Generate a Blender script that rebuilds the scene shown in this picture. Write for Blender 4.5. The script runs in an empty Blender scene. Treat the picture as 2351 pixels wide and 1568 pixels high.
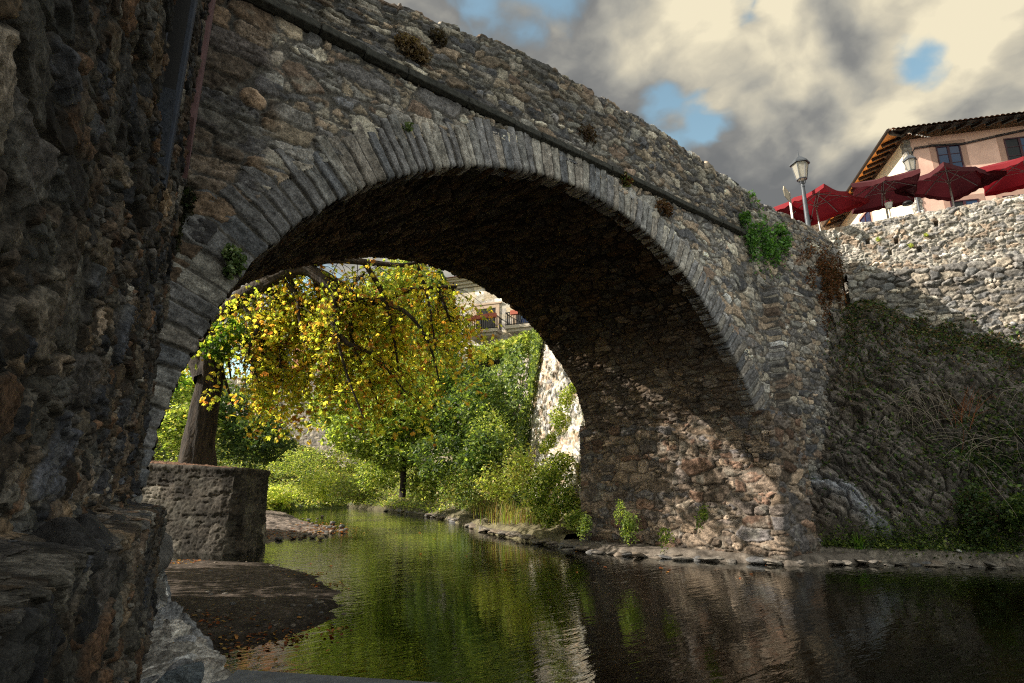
import bpy, math, random
import numpy as np
from mathutils import Vector, Matrix
R = math.radians
random.seed(7); RNG = np.random.default_rng(11)
scene = bpy.context.scene
COL = scene.collection

# ------------------------------------------------------------------ camera
PITCH, YAW, HCAM = 0.2484, 0.7282, 1.6
cd = bpy.data.cameras.new('camera'); cam = bpy.data.objects.new('camera', cd); COL.objects.link(cam)
cam.location = (0, 0, HCAM); cam.rotation_euler = (math.pi/2+PITCH, 0, -YAW)
cd.sensor_width = 36; cd.lens = 563.4/1024*36; cd.clip_start = .05; cd.clip_end = 1500
scene.camera = cam

# ------------------------------------------------------------------ light
ALPHA, ELEV = R(37), R(31)
SUN = Vector((-math.cos(ALPHA)*math.cos(ELEV), math.sin(ALPHA)*math.cos(ELEV), math.sin(ELEV)))
sl = bpy.data.lights.new('sun', 'SUN'); sl.energy = 5.0; sl.angle = R(.5); sl.color = (1, .90, .76)
so = bpy.data.objects.new('sun', sl); COL.objects.link(so)
so.rotation_euler = (-SUN).to_track_quat('-Z', 'Y').to_euler()
vs = scene.view_settings
vs.view_transform = 'Standard'; vs.look = 'None'; vs.exposure = 0.80
scene.cycles.filter_width = 1.15; scene.cycles.use_denoising = False; scene.cycles.sample_clamp_indirect = 3.0; vs.gamma = 1

def ray(px, py):
    """world direction of a photo point given on a 2351-pixel wide print, forward component 1 (horizontal)"""
    x, y = px/2.2959-512, 341.5-py/2.2959
    hf = 563.4*math.cos(PITCH)-y*math.sin(PITCH); up = 563.4*math.sin(PITCH)+y*math.cos(PITCH)
    f, r = Vector((math.sin(YAW), math.cos(YAW), 0)), Vector((math.cos(YAW), -math.sin(YAW), 0))
    return f+r*(x/hf)+Vector((0, 0, up/hf))
def Q(px, py, F): return Vector((0, 0, HCAM))+ray(px, py)*F
def QZ(px, py, z):
    v = ray(px, py); return Vector((0, 0, HCAM))+v*((z-HCAM)/v.z)
def VF(r, f, z=0): return Vector((r*math.cos(YAW)+f*math.sin(YAW), -r*math.sin(YAW)+f*math.cos(YAW), z))

# node helpers
class NT:
    def __init__(s, tree): s.t = tree; s.n = tree.nodes; s.l = tree.links
    def add(s, typ, ins=None, **kw):
        n = s.n.new(typ)
        for k, v in kw.items(): setattr(n, k, v)
        for k, v in (ins or {}).items():
            if isinstance(v, bpy.types.NodeSocket): s.l.new(v, n.inputs[k])
            else: n.inputs[k].default_value = v
        return n
    def math(s, op, a, b=0.0, c=None, clamp=False):
        d = {0: a, 1: b}
        if c is not None: d[2] = c
        return s.add('ShaderNodeMath', d, operation=op, use_clamp=clamp).outputs[0]
    def mr(s, v, a, b, c=0., d=1., typ='SMOOTHSTEP'):
        return s.add('ShaderNodeMapRange', {0: v, 1: a, 2: b, 3: c, 4: d}, interpolation_type=typ).outputs[0]
    def mix(s, f, a, b, mode='MIX'):
        n = s.n.new('ShaderNodeMix'); n.data_type = 'RGBA'; n.blend_type = mode
        for i, v in ((0, f), (6, a), (7, b)):
            if isinstance(v, bpy.types.NodeSocket): s.l.new(v, n.inputs[i])
            else: n.inputs[i].default_value = v if i == 0 else ((*v, 1) if len(v) == 3 else v)
        return n.outputs[2]
    def noise(s, vec, scale, detail=4, rough=.55, dist=0.):
        return s.add('ShaderNodeTexNoise', {'Vector': vec, 'Scale': scale, 'Detail': detail, 'Roughness': rough, 'Distortion': dist}).outputs['Fac']

# ------------------------------------------------------------------ world
w = bpy.data.worlds.new('World'); scene.world = w; w.use_nodes = True
N = NT(w.node_tree); N.n.clear()
sky = N.add('ShaderNodeTexSky', sky_type='NISHITA', sun_disc=False, sun_elevation=ELEV, sun_rotation=math.atan2(SUN.x, SUN.y), air_density=1.0, dust_density=.6)
b1 = N.add('ShaderNodeBackground', {'Color': N.mix(1, sky.outputs[0], (1.30, 1.30, .98), 'MULTIPLY'), 'Strength': .13})
tc = N.add('ShaderNodeTexCoord').outputs['Generated']
sep = N.add('ShaderNodeSeparateXYZ', {0: tc})
iz = N.math('DIVIDE', 1.0, N.math('ADD', N.math('MAXIMUM', sep.outputs[2], 0), .38))
pv = N.add('ShaderNodeCombineXYZ', {0: N.math('MULTIPLY', sep.outputs[0], iz), 1: N.math('MULTIPLY', sep.outputs[1], iz), 2: N.math('MULTIPLY', sep.outputs[2], .6)}).outputs[0]
def blob(px, py, rad):                      # a soft spot of the cloud deck, by compass direction
    d = ray(px, py).normalized()
    dn = N.add('ShaderNodeVectorMath', {0: tc, 1: d}, operation='DOT_PRODUCT').outputs['Value']
    return N.mr(dn, math.cos(rad), 1.0)
wz_ = N.add('ShaderNodeVectorMath', {0: N.add('ShaderNodeTexNoise', {'Vector': pv, 'Scale': 3.0, 'Detail': 5}).outputs['Color'], 3: .16}, operation='SCALE').outputs[0]
wv = N.add('ShaderNodeVectorMath', {0: pv, 1: wz_}, operation='ADD').outputs[0]
def billow(vec):
    a = N.noise(vec, 3.2, 7, .50, 0.)
    v_ = N.math('ABSOLUTE', N.math('SUBTRACT', N.noise(vec, 5.0, 3, .5), .5))
    return N.math('ADD', a, N.math('MULTIPLY', N.math('SUBTRACT', v_, .09), .62))
n1 = billow(wv)
n2 = billow(N.add('ShaderNodeVectorMath', {0: wv, 1: (-.045, .04, .06)}, operation='ADD').outputs[0])
n3 = N.noise(pv, 1.3, 2, .5)
cover = N.math('ADD', N.math('MULTIPLY', n1, 1.35), .045)
for px, py, rd, k in ((1540, 285, .085, -.17), (1665, 262, .07, -.15), (2170, 150, .10, -.22), (2060, 190, .08, -.15), (1230, 100, .13, -.05), (2150, 165, .05, -.10), (1470, 20, .12, .08), (1400, 60, .10, .06), (1800, 470, .08, -.11),
                     (1650, 120, .30, .12), (1900, 350, .26, .16), (2250, 60, .25, .10), (1150, 0, .3, .10)):
    cover = N.math('ADD', cover, N.math('MULTIPLY', blob(px, py, rd), k))
cm = N.mr(cover, .54, .69)
rim = N.math('SUBTRACT', n1, n2)
lit = N.math('ADD', N.math('MULTIPLY', rim, 2.5), N.math('MULTIPLY', N.math('SUBTRACT', n3, .5), .7))
lit = N.math('ADD', lit, N.math('MULTIPLY', N.math('SUBTRACT', N.noise(wv, 9, 8, .6), .5), .5))
for px, py, rd, k in ((1600, 130, .26, .40), (1950, 90, .30, .34), (2280, 200, .20, .34), (2080, 200, .10, .15), (1850, 370, .30, -.50), (1500, 420, .25, -.30), (2150, 290, .16, -.1), (1150, 20, .28, -.26), (1600, 300, .06, .18), (1300, 480, .3, -.1)):
    lit = N.math('ADD', lit, N.math('MULTIPLY', blob(px, py, rd), k))
lit = N.math('ADD', lit, .38, clamp=True)
cr = N.add('ShaderNodeValToRGB', {0: lit})
e = cr.color_ramp.elements; e[0].position = 0; e[0].color = (.175, .18, .182, 1); e[1].position = 1; e[1].color = (.86, .77, .56, 1)
for p_, c_ in ((.25, (.245, .245, .235, 1)), (.5, (.40, .385, .335, 1)), (.75, (.60, .55, .43, 1))):
    x = e.new(p_); x.color = c_
bk = Vector((-math.sin(YAW)*.75, -math.cos(YAW)*.75, .66)).normalized()      # unseen brighter clouds high behind the viewer, added as fill light
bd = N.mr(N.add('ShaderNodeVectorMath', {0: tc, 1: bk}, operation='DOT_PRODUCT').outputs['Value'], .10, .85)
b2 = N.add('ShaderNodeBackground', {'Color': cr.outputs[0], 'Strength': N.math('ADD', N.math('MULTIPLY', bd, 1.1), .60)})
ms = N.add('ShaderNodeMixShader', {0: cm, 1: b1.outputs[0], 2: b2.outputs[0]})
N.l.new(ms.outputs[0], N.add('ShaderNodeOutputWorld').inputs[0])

# ------------------------------------------------------------------ object helpers
def tag(o, label=None, cat=None, group=None, kind=None):
    if label: o['label'] = label
    if cat: o['category'] = cat
    if group: o['group'] = group
    if kind: o['kind'] = kind
    return o
def empty(name, loc, label, cat, group=None):
    o = bpy.data.objects.new(name, None); COL.objects.link(o); o.location = loc; o.empty_display_size = .2
    return tag(o, label, cat, group)
def npmesh(name, V, Fq, mat, parent=None, col=None, smooth=True, facecol=None):
    """V (n,3), Fq (m,k) with k=3 or 4, or a list of such arrays"""
    if not isinstance(Fq, list): Fq = [Fq]
    Fq = [f for f in Fq if len(f)]
    me = bpy.data.meshes.new(name)
    V = np.asarray(V, np.float32)
    if parent is not None: V = V-np.array(parent.location, np.float32) if parent.parent is None else V-np.array(parent.location, np.float32)-np.array(parent.parent.location, np.float32)
    me.vertices.add(len(V)); me.vertices.foreach_set('co', V.ravel())
    nl = sum(f.size for f in Fq); npoly = sum(len(f) for f in Fq)
    me.loops.add(nl); me.polygons.add(npoly)
    me.loops.foreach_set('vertex_index', np.concatenate([f.ravel() for f in Fq]).astype(np.int32))
    tot = np.concatenate([np.full(len(f), f.shape[1]) for f in Fq]); st = np.concatenate([[0], np.cumsum(tot)[:-1]])
    me.polygons.foreach_set('loop_start', st.astype(np.int32))
    try: me.polygons.foreach_set('loop_total', tot.astype(np.int32))
    except Exception: pass
    me.polygons.foreach_set('use_smooth', np.full(npoly, smooth))
    me.update(calc_edges=True)
    if col is not None:
        a = me.color_attributes.new('col', 'FLOAT_COLOR', 'POINT')
        c = np.ones((len(V), 4), np.float32); c[:, :3] = col; a.data.foreach_set('color', c.ravel())
    if mat is not None: me.materials.append(mat)
    o = bpy.data.objects.new(name, me); COL.objects.link(o)
    if parent is not None: o.parent = parent
    return o
class MB:
    """collects simple shapes, built as one mesh"""
    def __init__(s): s.v = []; s.f = []; s.n = 0
    def add(s, V, F): 
        s.v.extend([tuple(p) for p in V]); s.f.extend([tuple(i+s.n for i in f) for f in F]); s.n += len(V); return s
    def box(s, c, ax, ay, az, sx, sy, sz):
        c = Vector(c); ax, ay, az = (Vector(a).normalized() for a in (ax, ay, az))
        V = [c+ax*(i*sx/2)+ay*(j*sy/2)+az*(k*sz/2) for i in (-1, 1) for j in (-1, 1) for k in (-1, 1)]
        return s.add(V, [(0, 1, 3, 2), (4, 6, 7, 5), (0, 4, 5, 1), (2, 3, 7, 6), (0, 2, 6, 4), (1, 5, 7, 3)])
    def abox(s, lo, hi):
        lo, hi = Vector(lo), Vector(hi); return s.box((lo+hi)/2, (1, 0, 0), (0, 1, 0), (0, 0, 1), *(hi-lo))
    def bar(s, a, b, w, h=None, up=(0, 0, 1)):
        a, b = Vector(a), Vector(b); d = (b-a); L = d.length; d.normalize(); u = Vector(up)
        if abs(d.dot(u)) > .98: u = Vector((1, 0, 0))
        x = d.cross(u).normalized(); u = x.cross(d)
        return s.box((a+b)/2, d, x, u, L, w, h or w)
    def tube(s, pts, rad, n=8, cap=True):
        pts = [Vector(p) for p in pts]; m = len(pts); rad = rad if hasattr(rad, '__len__') else [rad]*m
        V = []; t0 = (pts[1]-pts[0]).normalized(); u = t0.cross(Vector((.3, .2, .93))).normalized()
        for i, p in enumerate(pts):
            t = (pts[min(i+1, m-1)]-pts[max(i-1, 0)]).normalized(); u = (u-t*u.dot(t)).normalized(); v = t.cross(u)
            for k in range(n):
                a = 2*math.pi*k/n; V.append(p+(u*math.cos(a)+v*math.sin(a))*rad[i])
        F = [(i*n+k, i*n+(k+1) % n, (i+1)*n+(k+1) % n, (i+1)*n+k) for i in range(m-1) for k in range(n)]
        if cap: F += [tuple(range(n-1, -1, -1)), tuple(range((m-1)*n, m*n))]
        return s.add(V, F)
    def lathe(s, c, prof, n=12, rot=0):
        c = Vector(c); V = [c+Vector((r*math.cos(2*math.pi*k/n+rot), r*math.sin(2*math.pi*k/n+rot), z)) for r, z in prof for k in range(n)]
        F = [(i*n+k, i*n+(k+1) % n, (i+1)*n+(k+1) % n, (i+1)*n+k) for i in range(len(prof)-1) for k in range(n)]
        F += [tuple(range(n-1, -1, -1)), tuple(range((len(prof)-1)*n, len(prof)*n))]
        return s.add(V, F)
    def build(s, name, mat, parent=None, smooth=False, bevel=0):
        me = bpy.data.meshes.new(name); off = Vector((0, 0, 0))
        p = parent
        while p is not None: off = off+p.location; p = p.parent
        me.from_pydata([tuple(Vector(v)-off) for v in s.v], [], s.f); me.update()
        if smooth: me.polygons.foreach_set('use_smooth', [True]*len(me.polygons))
        me.materials.append(mat); o = bpy.data.objects.new(name, me); COL.objects.link(o)
        if parent is not None: o.parent = parent
        if bevel:
            b = o.modifiers.new('bevel', 'BEVEL'); b.width = bevel; b.segments = 2; b.limit_method = 'ANGLE'
        return o

# ------------------------------------------------------------------ numpy noise
def h01(i, j, k=0):
    x = (np.asarray(i).astype(np.int64)*374761393+np.asarray(j).astype(np.int64)*668265263+k*1442695041) & 0xffffffff
    x = ((x ^ (x >> 13))*1274126177) & 0xffffffff; x = ((x ^ (x >> 16))*2246822519) & 0xffffffff
    return ((x ^ (x >> 15)) & 0xffffff)/float(0x1000000)
def vn(u, v, k=0):
    i, j = np.floor(u), np.floor(v); fu, fv = u-i, v-j; fu = fu*fu*(3-2*fu); fv = fv*fv*(3-2*fv)
    i = i.astype(np.int64); j = j.astype(np.int64)
    a, b, c, d = h01(i, j, k), h01(i+1, j, k), h01(i, j+1, k), h01(i+1, j+1, k)
    return (a+(b-a)*fu)*(1-fv)+(c+(d-c)*fu)*fv
def fbm(u, v, k=0, o=4, g=.5):
    s = 0; a = 1; t = 0
    for q in range(o):
        s = s+a*vn(u*2**q+17.3*q, v*2**q+9.1*q, k+q); t += a; a *= g
    return s/t-.5
def sst(x, a, b):
    t = np.clip((x-a)/(b-a), 0, 1); return t*t*(3-2*t)
def cells(U, V, sx, sy, k=0, jit=.8, var=.55, p=3., voff=.5):
    a, b = U/sx, V/sy; j0 = np.floor(b)
    F1 = np.full(U.shape, 9.); F2 = F1.copy(); I = np.zeros(U.shape, np.int64); J = I.copy(); DX = np.zeros(U.shape); DY = DX.copy()
    for dj in (-1, 0, 1):
        jj = j0+dj; off = h01(jj, jj*0+3, k); i0 = np.floor(a-off)
        for di in (-2, -1, 0, 1, 2):
            ii = i0+di
            cx = ii+off+.5+jit*(h01(ii, jj, k+1)-.5); cy = jj+.5+.6*jit*(h01(ii, jj, k+2)-.5)
            wx = 1+var*(h01(ii, jj, k+3)-.5)*2; wy = 1+.8*var*(h01(ii, jj, k+4)-.5)*2
            dx, dy = (a-cx)/wx, (b-cy)/wy
            an = (h01(ii, jj, k+8)-.5)*.5*min(1, jit*1.2); dxr = dx+dy*an*sy/sx; dyr = dy-dx*an*sx/sy*.6
            d = (np.abs(dxr)**p+np.abs(dyr)**p)**(1/p)
            m = d < F1
            F2 = np.where(m, F1, np.minimum(F2, d)); F1 = np.where(m, d, F1)
            I = np.where(m, ii, I).astype(np.int64); J = np.where(m, jj, J).astype(np.int64); DX = np.where(m, dxr, DX); DY = np.where(m, dyr, DY)
    return F1, F2, I, J, DX, DY
def stones(U, V, sx, sy, k, pal, mortar, amp=.03, thr=.07, wid=.22, prot=.02, rough=.006, warp=.35, jit=.8, var=.55, p=3., tilt=.015, cvar=.35):
    """rubble masonry relief: height (m) and colour for every grid point"""
    s = min(sx, sy)
    Uw = U+warp*s*(fbm(U/s*.6, V/s*.6, k+31, 3))*2; Vw = V+warp*s*(fbm(U/s*.6+40, V/s*.6, k+37, 3))*2
    F1, F2, I, J, DX, DY = cells(Uw, Vw, sx, sy, k, jit, var, p)
    n = fbm(U/s*2.5, V/s*2.5, k+5, 4)
    d = F2-F1+n*.10; pr = np.clip((d-thr)/(wid*.62), 0, 1)**.5
    h1, h2, h3, h4 = (h01(I, J, k+10+q) for q in range(4))
    cr = np.abs(fbm(U/s*1.1+h3*9, V/s*2.2, k+77, 3)); cr = 1-sst(cr, 0, .035)
    st = np.abs(fbm(U/.16+h2*7, V/.028+h1*9, k+61, 4)); fac = np.maximum(fbm(U/s*1.3+h1*20, V/s*1.6+h4*9, k+63, 3), 0)
    h = pr*(amp*(.55+.45*h4)+prot*(h1-.35)+tilt*((h2-.5)*DX+(h3-.5)*DY)*3)+rough*fbm(U/.045, V/.03, k+3, 4)*2*(.4+pr)+rough*2.2*(.5-st*3)*pr*h3-fac*amp*.9*pr-(1-pr)*.010*fbm(U/.06, V/.06, k+6, 3)-cr*pr*.008
    P = np.array(pal); idx = np.minimum((h2*len(P)).astype(int), len(P)-1); c = P[idx]
    c = c*(1+cvar*(h3[..., None]-.5)*2.6)*(1+.9*(h1[..., None] > .93))
    mott = 1+1.1*fbm(U/.11+h1*50, V/.06, k+21, 5)+.8*fbm(U/.02, V/.02, k+22, 2)
    c = c*mott[..., None]
    lich = sst(fbm(U/.35, V/.25, k+23, 5), .10, .22)*.35
    c = c*(1-lich[..., None])+np.array([.30, .29, .25])*c.mean()/.14*lich[..., None]
    m = sst(pr, .05, .45)[..., None]
    c = c*m+np.array(mortar)*(1+.5*fbm(U/.2, V/.2, k+25, 4))[..., None]*(1-m)
    return h, c, pr
def mixed(U, V, big, small, frac, k, pal, mortar, **kw):
    """large stones set among patches of small ones"""
    ha, ca, pa = stones(U, V, *big, k, pal, mortar, **kw); kw2 = dict(kw); kw2['amp'] = kw.get('amp', .03)*.7
    hb, cb, pb = stones(U, V, *small, k+300, pal, mortar, **kw2)
    s = min(big); warp = kw.get('warp', .35); Uw = U+warp*s*(fbm(U/s*.6, V/s*.6, k+31, 3))*2; Vw = V+warp*s*(fbm(U/s*.6+40, V/s*.6, k+37, 3))*2
    I, J = cells(Uw, Vw, *big, k, kw.get('jit', .8), kw.get('var', .55), kw.get('p', 3.))[2:4]
    m = (h01(I, J, k+99) > frac) & (pa > 0); e = sst(pa, 0, .5); mm = m[..., None]
    hb = hb*e-(1-e)*.004; cb = cb*e[..., None]+np.array(mortar)*(1-e[..., None])
    return np.where(m, ha, hb), np.where(mm, ca, cb), np.where(m, pa, pb*e)
def grid_faces(nu, nv, mask=None):
    i = np.arange(nu*nv).reshape(nu, nv)
    f = np.stack([i[:-1, :-1], i[1:, :-1], i[1:, 1:], i[:-1, 1:]], -1).reshape(-1, 4)
    if mask is not None: f = f[mask.reshape(-1)]
    return f
def relief(name, us, vs_, base, fn, mat, parent, mask=None):
    """grid over us x vs_; base(U,V)->P,N ; fn(U,V)->h,c"""
    U, V = np.meshgrid(us, vs_, indexing='ij'); P, Nn = base(U, V); h, c = fn(U, V)
    X = P+Nn*h[..., None]
    mk = None
    if mask is not None:
        m = mask(U, V); mk = m[:-1, :-1] & m[1:, :-1] & m[1:, 1:] & m[:-1, 1:]
    F = grid_faces(len(us), len(vs_), mk)
    used = np.zeros(U.size, bool); used[F.ravel()] = True; rm = np.cumsum(used)-1
    return npmesh(name, X.reshape(-1, 3)[used], rm[F], mat, parent, col=np.clip(c, .004, .9).reshape(-1, 3)[used])
def polyplan(pts):
    """walk along a plan polyline: s -> x, y, outward normal (to the right of the walking direction)"""
    pts = np.array(pts, float); d = np.diff(pts, axis=0); L = np.hypot(d[:, 0], d[:, 1]); S = np.concatenate([[0], np.cumsum(L)])
    def f(s):
        x, y = np.interp(s, S, pts[:, 0]), np.interp(s, S, pts[:, 1])
        e = .06; x2, x1 = np.interp(s+e, S, pts[:, 0]), np.interp(s-e, S, pts[:, 0]); y2, y1 = np.interp(s+e, S, pts[:, 1]), np.interp(s-e, S, pts[:, 1])
        tx, ty = x2-x1, y2-y1; n = np.hypot(tx, ty)+1e-9
        return x, y, ty/n, -tx/n
    return f, S[-1], S
def wallbase(f, lean=0.):
    def b(U, V):
        x, y, nx, ny = f(U); return np.stack([x-nx*V*lean, y-ny*V*lean, V], -1), np.stack([nx, ny, nx*0], -1)
    return b

# ------------------------------------------------------------------ materials
def new_mat(name):
    m = bpy.data.materials.new(name); m.use_nodes = True; t = NT(m.node_tree)
    bs = t.n['Principled BSDF']; return m, t, bs
def stone_mat(name, rough=.9, bump=.5, fs=60, cvar=.5, spec=.25, gain=1.0):
    m, t, b = new_mat(name)
    at = t.add('ShaderNodeAttribute', attribute_name='col').outputs['Color']
    ob = t.add('ShaderNodeTexCoord').outputs['Object']
    n1 = t.noise(ob, fs, 6, .65); n2 = t.noise(ob, fs*.22, 5, .6)
    k = t.math('MULTIPLY', t.mr(n1, .25, .75, 1-cvar, 1+cvar, 'LINEAR'), t.mr(n2, .3, .7, (1-cvar*.6)*gain, (1+cvar*.6)*gain, 'LINEAR'))
    c = t.add('ShaderNodeVectorMath', {0: at, 3: k}, operation='SCALE').outputs[0]
    t.l.new(c, b.inputs['Base Color']); b.inputs['Roughness'].default_value = rough; b.inputs['Specular IOR Level'].default_value = spec
    hh = t.math('ADD', t.math('MULTIPLY', n1, .5), t.noise(ob, fs*2.7, 4, .7))
    bp = t.add('ShaderNodeBump', {'Height': hh, 'Strength': bump, 'Distance': .008}); t.l.new(bp.outputs[0], b.inputs['Normal'])
    return m
def plain(name, col, rough=.6, metal=0, var=.15, scale=8, bump=0, spec=.4, trans=0):
    m, t, b = new_mat(name); ob = t.add('ShaderNodeTexCoord').outputs['Object']
    n = t.noise(ob, scale, 6, .6)
    c = t.add('ShaderNodeVectorMath', {0: (*col,), 3: t.mr(n, .3, .7, 1-var, 1+var, 'LINEAR')}, operation='SCALE').outputs[0]
    t.l.new(c, b.inputs['Base Color']); b.inputs['Roughness'].default_value = rough; b.inputs['Metallic'].default_value = metal; b.inputs['Specular IOR Level'].default_value = spec
    if bump:
        bp = t.add('ShaderNodeBump', {'Height': n, 'Strength': bump, 'Distance': .02}); t.l.new(bp.outputs[0], b.inputs['Normal'])
    return m
def leaf_mat(name, trans=.45, gloss=.35):
    m, t, b = new_mat(name); at = t.add('ShaderNodeAttribute', attribute_name='col').outputs['Color']
    t.l.new(at, b.inputs['Base Color']); b.inputs['Roughness'].default_value = .45; b.inputs['Specular IOR Level'].default_value = gloss
    tr = t.add('ShaderNodeBsdfTranslucent', {'Color': t.mix(1, at, (2.1, 2.1, 1.0), 'MULTIPLY')})
    mx = t.add('ShaderNodeMixShader', {0: trans, 1: b.outputs[0], 2: tr.outputs[0]})
    t.l.new(mx.outputs[0], t.n['Material Output'].inputs[0]); return m
M = {}
M['stone'] = stone_mat('bridge_stone', .9, .7, 55, .85); M['dark'] = stone_mat('dark_stone', .85, .8, 75, .9, .3)
M['vault'] = stone_mat('vault_stone', .95, .6, 40, .5, .15); M['rock'] = stone_mat('rock', .92, .8, 45, .8, .15)
M['ashlar'] = stone_mat('ashlar', .9, .3, 30, .2); M['earth'] = stone_mat('earth', .95, .8, 50, .5, .1)
M['leaf'] = leaf_mat('leaf'); M['autumn'] = leaf_mat('autumn_leaf', .68); M['ivy'] = leaf_mat('ivy_leaf', .3, .5); M['dry'] = leaf_mat('dry_leaf', .2, .1)
M['bark'] = plain('bark', (.026, .020, .016), .95, 0, .5, 14, 1.0, .1)
bkm, t, b = new_mat('chestnut_bark'); ob = t.add('ShaderNodeTexCoord').outputs['Object']
mpb = t.add('ShaderNodeMapping', {'Vector': ob, 'Scale': (1., 1., .16)}).outputs[0]; nb = t.noise(mpb, 13, 6, .65, .6)
t.l.new(t.mix(t.mr(nb, .35, .65), (.014, .011, .009), (.055, .041, .031)), b.inputs['Base Color']); b.inputs['Roughness'].default_value = .95
t.l.new(t.add('ShaderNodeBump', {'Height': nb, 'Strength': 1., 'Distance': .06}).outputs[0], b.inputs['Normal']); M['bark'] = bkm
M['twig'] = plain('dry_twig', (.25, .21, .16), .9, 0, .3, 10)
M['iron'] = plain('grey_metal', (.085, .095, .11), .55, .3, .2, 20); M['black'] = plain('black_metal', (.006, .006, .008), .5, 0, .2)
M['wood'] = plain('dark_wood', (.03, .018, .012), .7, 0, .3, 12); M['orange'] = plain('orange_boards_bounce_lit', (.80, .30, .06), .6, 0, .25, 6)  # orange of the left soffit brightened to imitate bounced sun
M['pink'] = plain('pink_plaster', (.82, .54, .44), .9, 0, .12, 2.2, .25); M['cream'] = plain('cream_plaster', (.78, .70, .55), .9, 0, .06, 2, .15)
M['trim'] = plain('taupe_trim', (.46, .29, .23), .9, 0, .1, 4); M['tile'] = plain('roof_tile', (.24, .12, .07), .85, 0, .55, 9, .5)
M['redtile'] = plain('red_tile', (.42, .13, .08), .85, 0, .3, 6, .3); M['glass'] = plain('window_glass', (.02, .035, .09), .08, 0, .2, 1, 0, .8)
M['dglass'] = plain('dark_opening', (.006, .006, .007), .4, 0, .1); M['blue'] = plain('blue_paint', (.026, .034, .056), .6, 0, .35, 12, .3)
M['winewood'] = plain('maroon_wood', (.05, .012, .02), .5); M['alu'] = plain('pole_metal', (.34, .31, .29), .4, .5, .1)
M['terracotta'] = plain('terracotta', (.40, .11, .07), .8); M['white'] = plain('white_paint', (.75, .74, .70), .7, 0, .08); M['slate'] = plain('grey_slab', (.16, .165, .175), .85, 0, .3, 14, .5)
M['pinkstrip'] = plain('rose_plaster', (.17, .095, .10), .9, 0, .3, 10, .4); M['brickred'] = plain('ochre_render', (.45, .20, .11), .9, 0, .15, 2)
def fabric(name, col):
    m, t, b = new_mat(name); b.inputs['Base Color'].default_value = (*col, 1); b.inputs['Roughness'].default_value = .85
    tr = t.add('ShaderNodeBsdfTranslucent', {'Color': (*[min(1, c*1.3) for c in col], 1)})
    mx = t.add('ShaderNodeMixShader', {0: .22, 1: b.outputs[0], 2: tr.outputs[0]}); t.l.new(mx.outputs[0], t.n['Material Output'].inputs[0]); return m
M['red'] = fabric('crimson_fabric', (.24, .010, .018)); M['wine'] = fabric('wine_fabric', (.085, .012, .017))

# =================================================================== BRIDGE
PAL = [(.36, .32, .275), (.25, .235, .22), (.17, .165, .165), (.40, .33, .25), (.50, .45, .37), (.20, .19, .19), (.27, .20, .155), (.34, .325, .30), (.12, .12, .13), (.36, .28, .21)]
MORT = (.13, .12, .108)
YN, YF = 5.74, 10.40
prof = np.array([(.86, -.3), (.87, .6), (.90, 1.2), (.95, 1.9), (1.03, 2.42), (1.18, 2.9), (1.42, 3.5), (1.66, 3.96), (2.07, 4.48), (2.81, 5.17), (3.63, 5.70), (4.51, 6.10), (5.57, 6.42), (6.7, 6.56), (7.92, 6.47), (9.0, 6.20), (9.87, 5.78), (10.6, 5.26), (11.25, 4.65), (11.68, 4.18), (12.1, 3.62), (12.45, 3.10)])
def resample(p, n):
    d = np.hypot(*np.diff(p, axis=0).T); S = np.concatenate([[0], np.cumsum(d)]); s = np.linspace(0, S[-1], n)
    q = np.stack([np.interp(s, S, p[:, 0]), np.interp(s, S, p[:, 1])], -1)
    return q
pf = resample(prof, 900)
ker = np.hanning(61); ker /= ker.sum()
pad = np.concatenate([2*pf[:1]-pf[30:0:-1], pf, 2*pf[-1:]-pf[-2:-32:-1]])
pf = np.stack([np.convolve(pad[:, k], ker, 'valid') for k in (0, 1)], -1)
dS = np.hypot(*np.diff(pf, axis=0).T); AS = np.concatenate([[0], np.cumsum(dS)]); AL = AS[-1]
tg = np.gradient(pf, axis=0); tg /= np.hypot(tg[:, 0], tg[:, 1])[:, None]; nrm = np.stack([-tg[:, 1], tg[:, 0]], -1)   # outward (away from the opening)
def arc(s):
    return (np.interp(s, AS, pf[:, 0]), np.interp(s, AS, pf[:, 1]), np.interp(s, AS, nrm[:, 0]), np.interp(s, AS, nrm[:, 1]))
def zin(x): return np.interp(x, pf[:, 0], pf[:, 1])
bridge = empty('stone_bridge', (7, YN, 0), 'old rubble stone arch bridge spanning the dark river', 'bridge')
STX = [-3, .86, 1.18, 2.2, 3.7, 5.7, 8.6, 10.6, 12.8, 20]; STZ = [6.66, 6.73, 6.76, 6.80, 6.88, 7.02, 7.22, 7.35, 7.49, 7.6]
PTX = [-3, .86, 2.8, 3.65, 4.8, 6.4, 8.3, 9.9, 11.6, 14.2, 16., 17.5]; PTZ = [7.4, 7.5, 7.86, 8.06, 8.38, 8.62, 8.78, 8.88, 8.88, 8.86, 8.75, 8.42]
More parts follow.
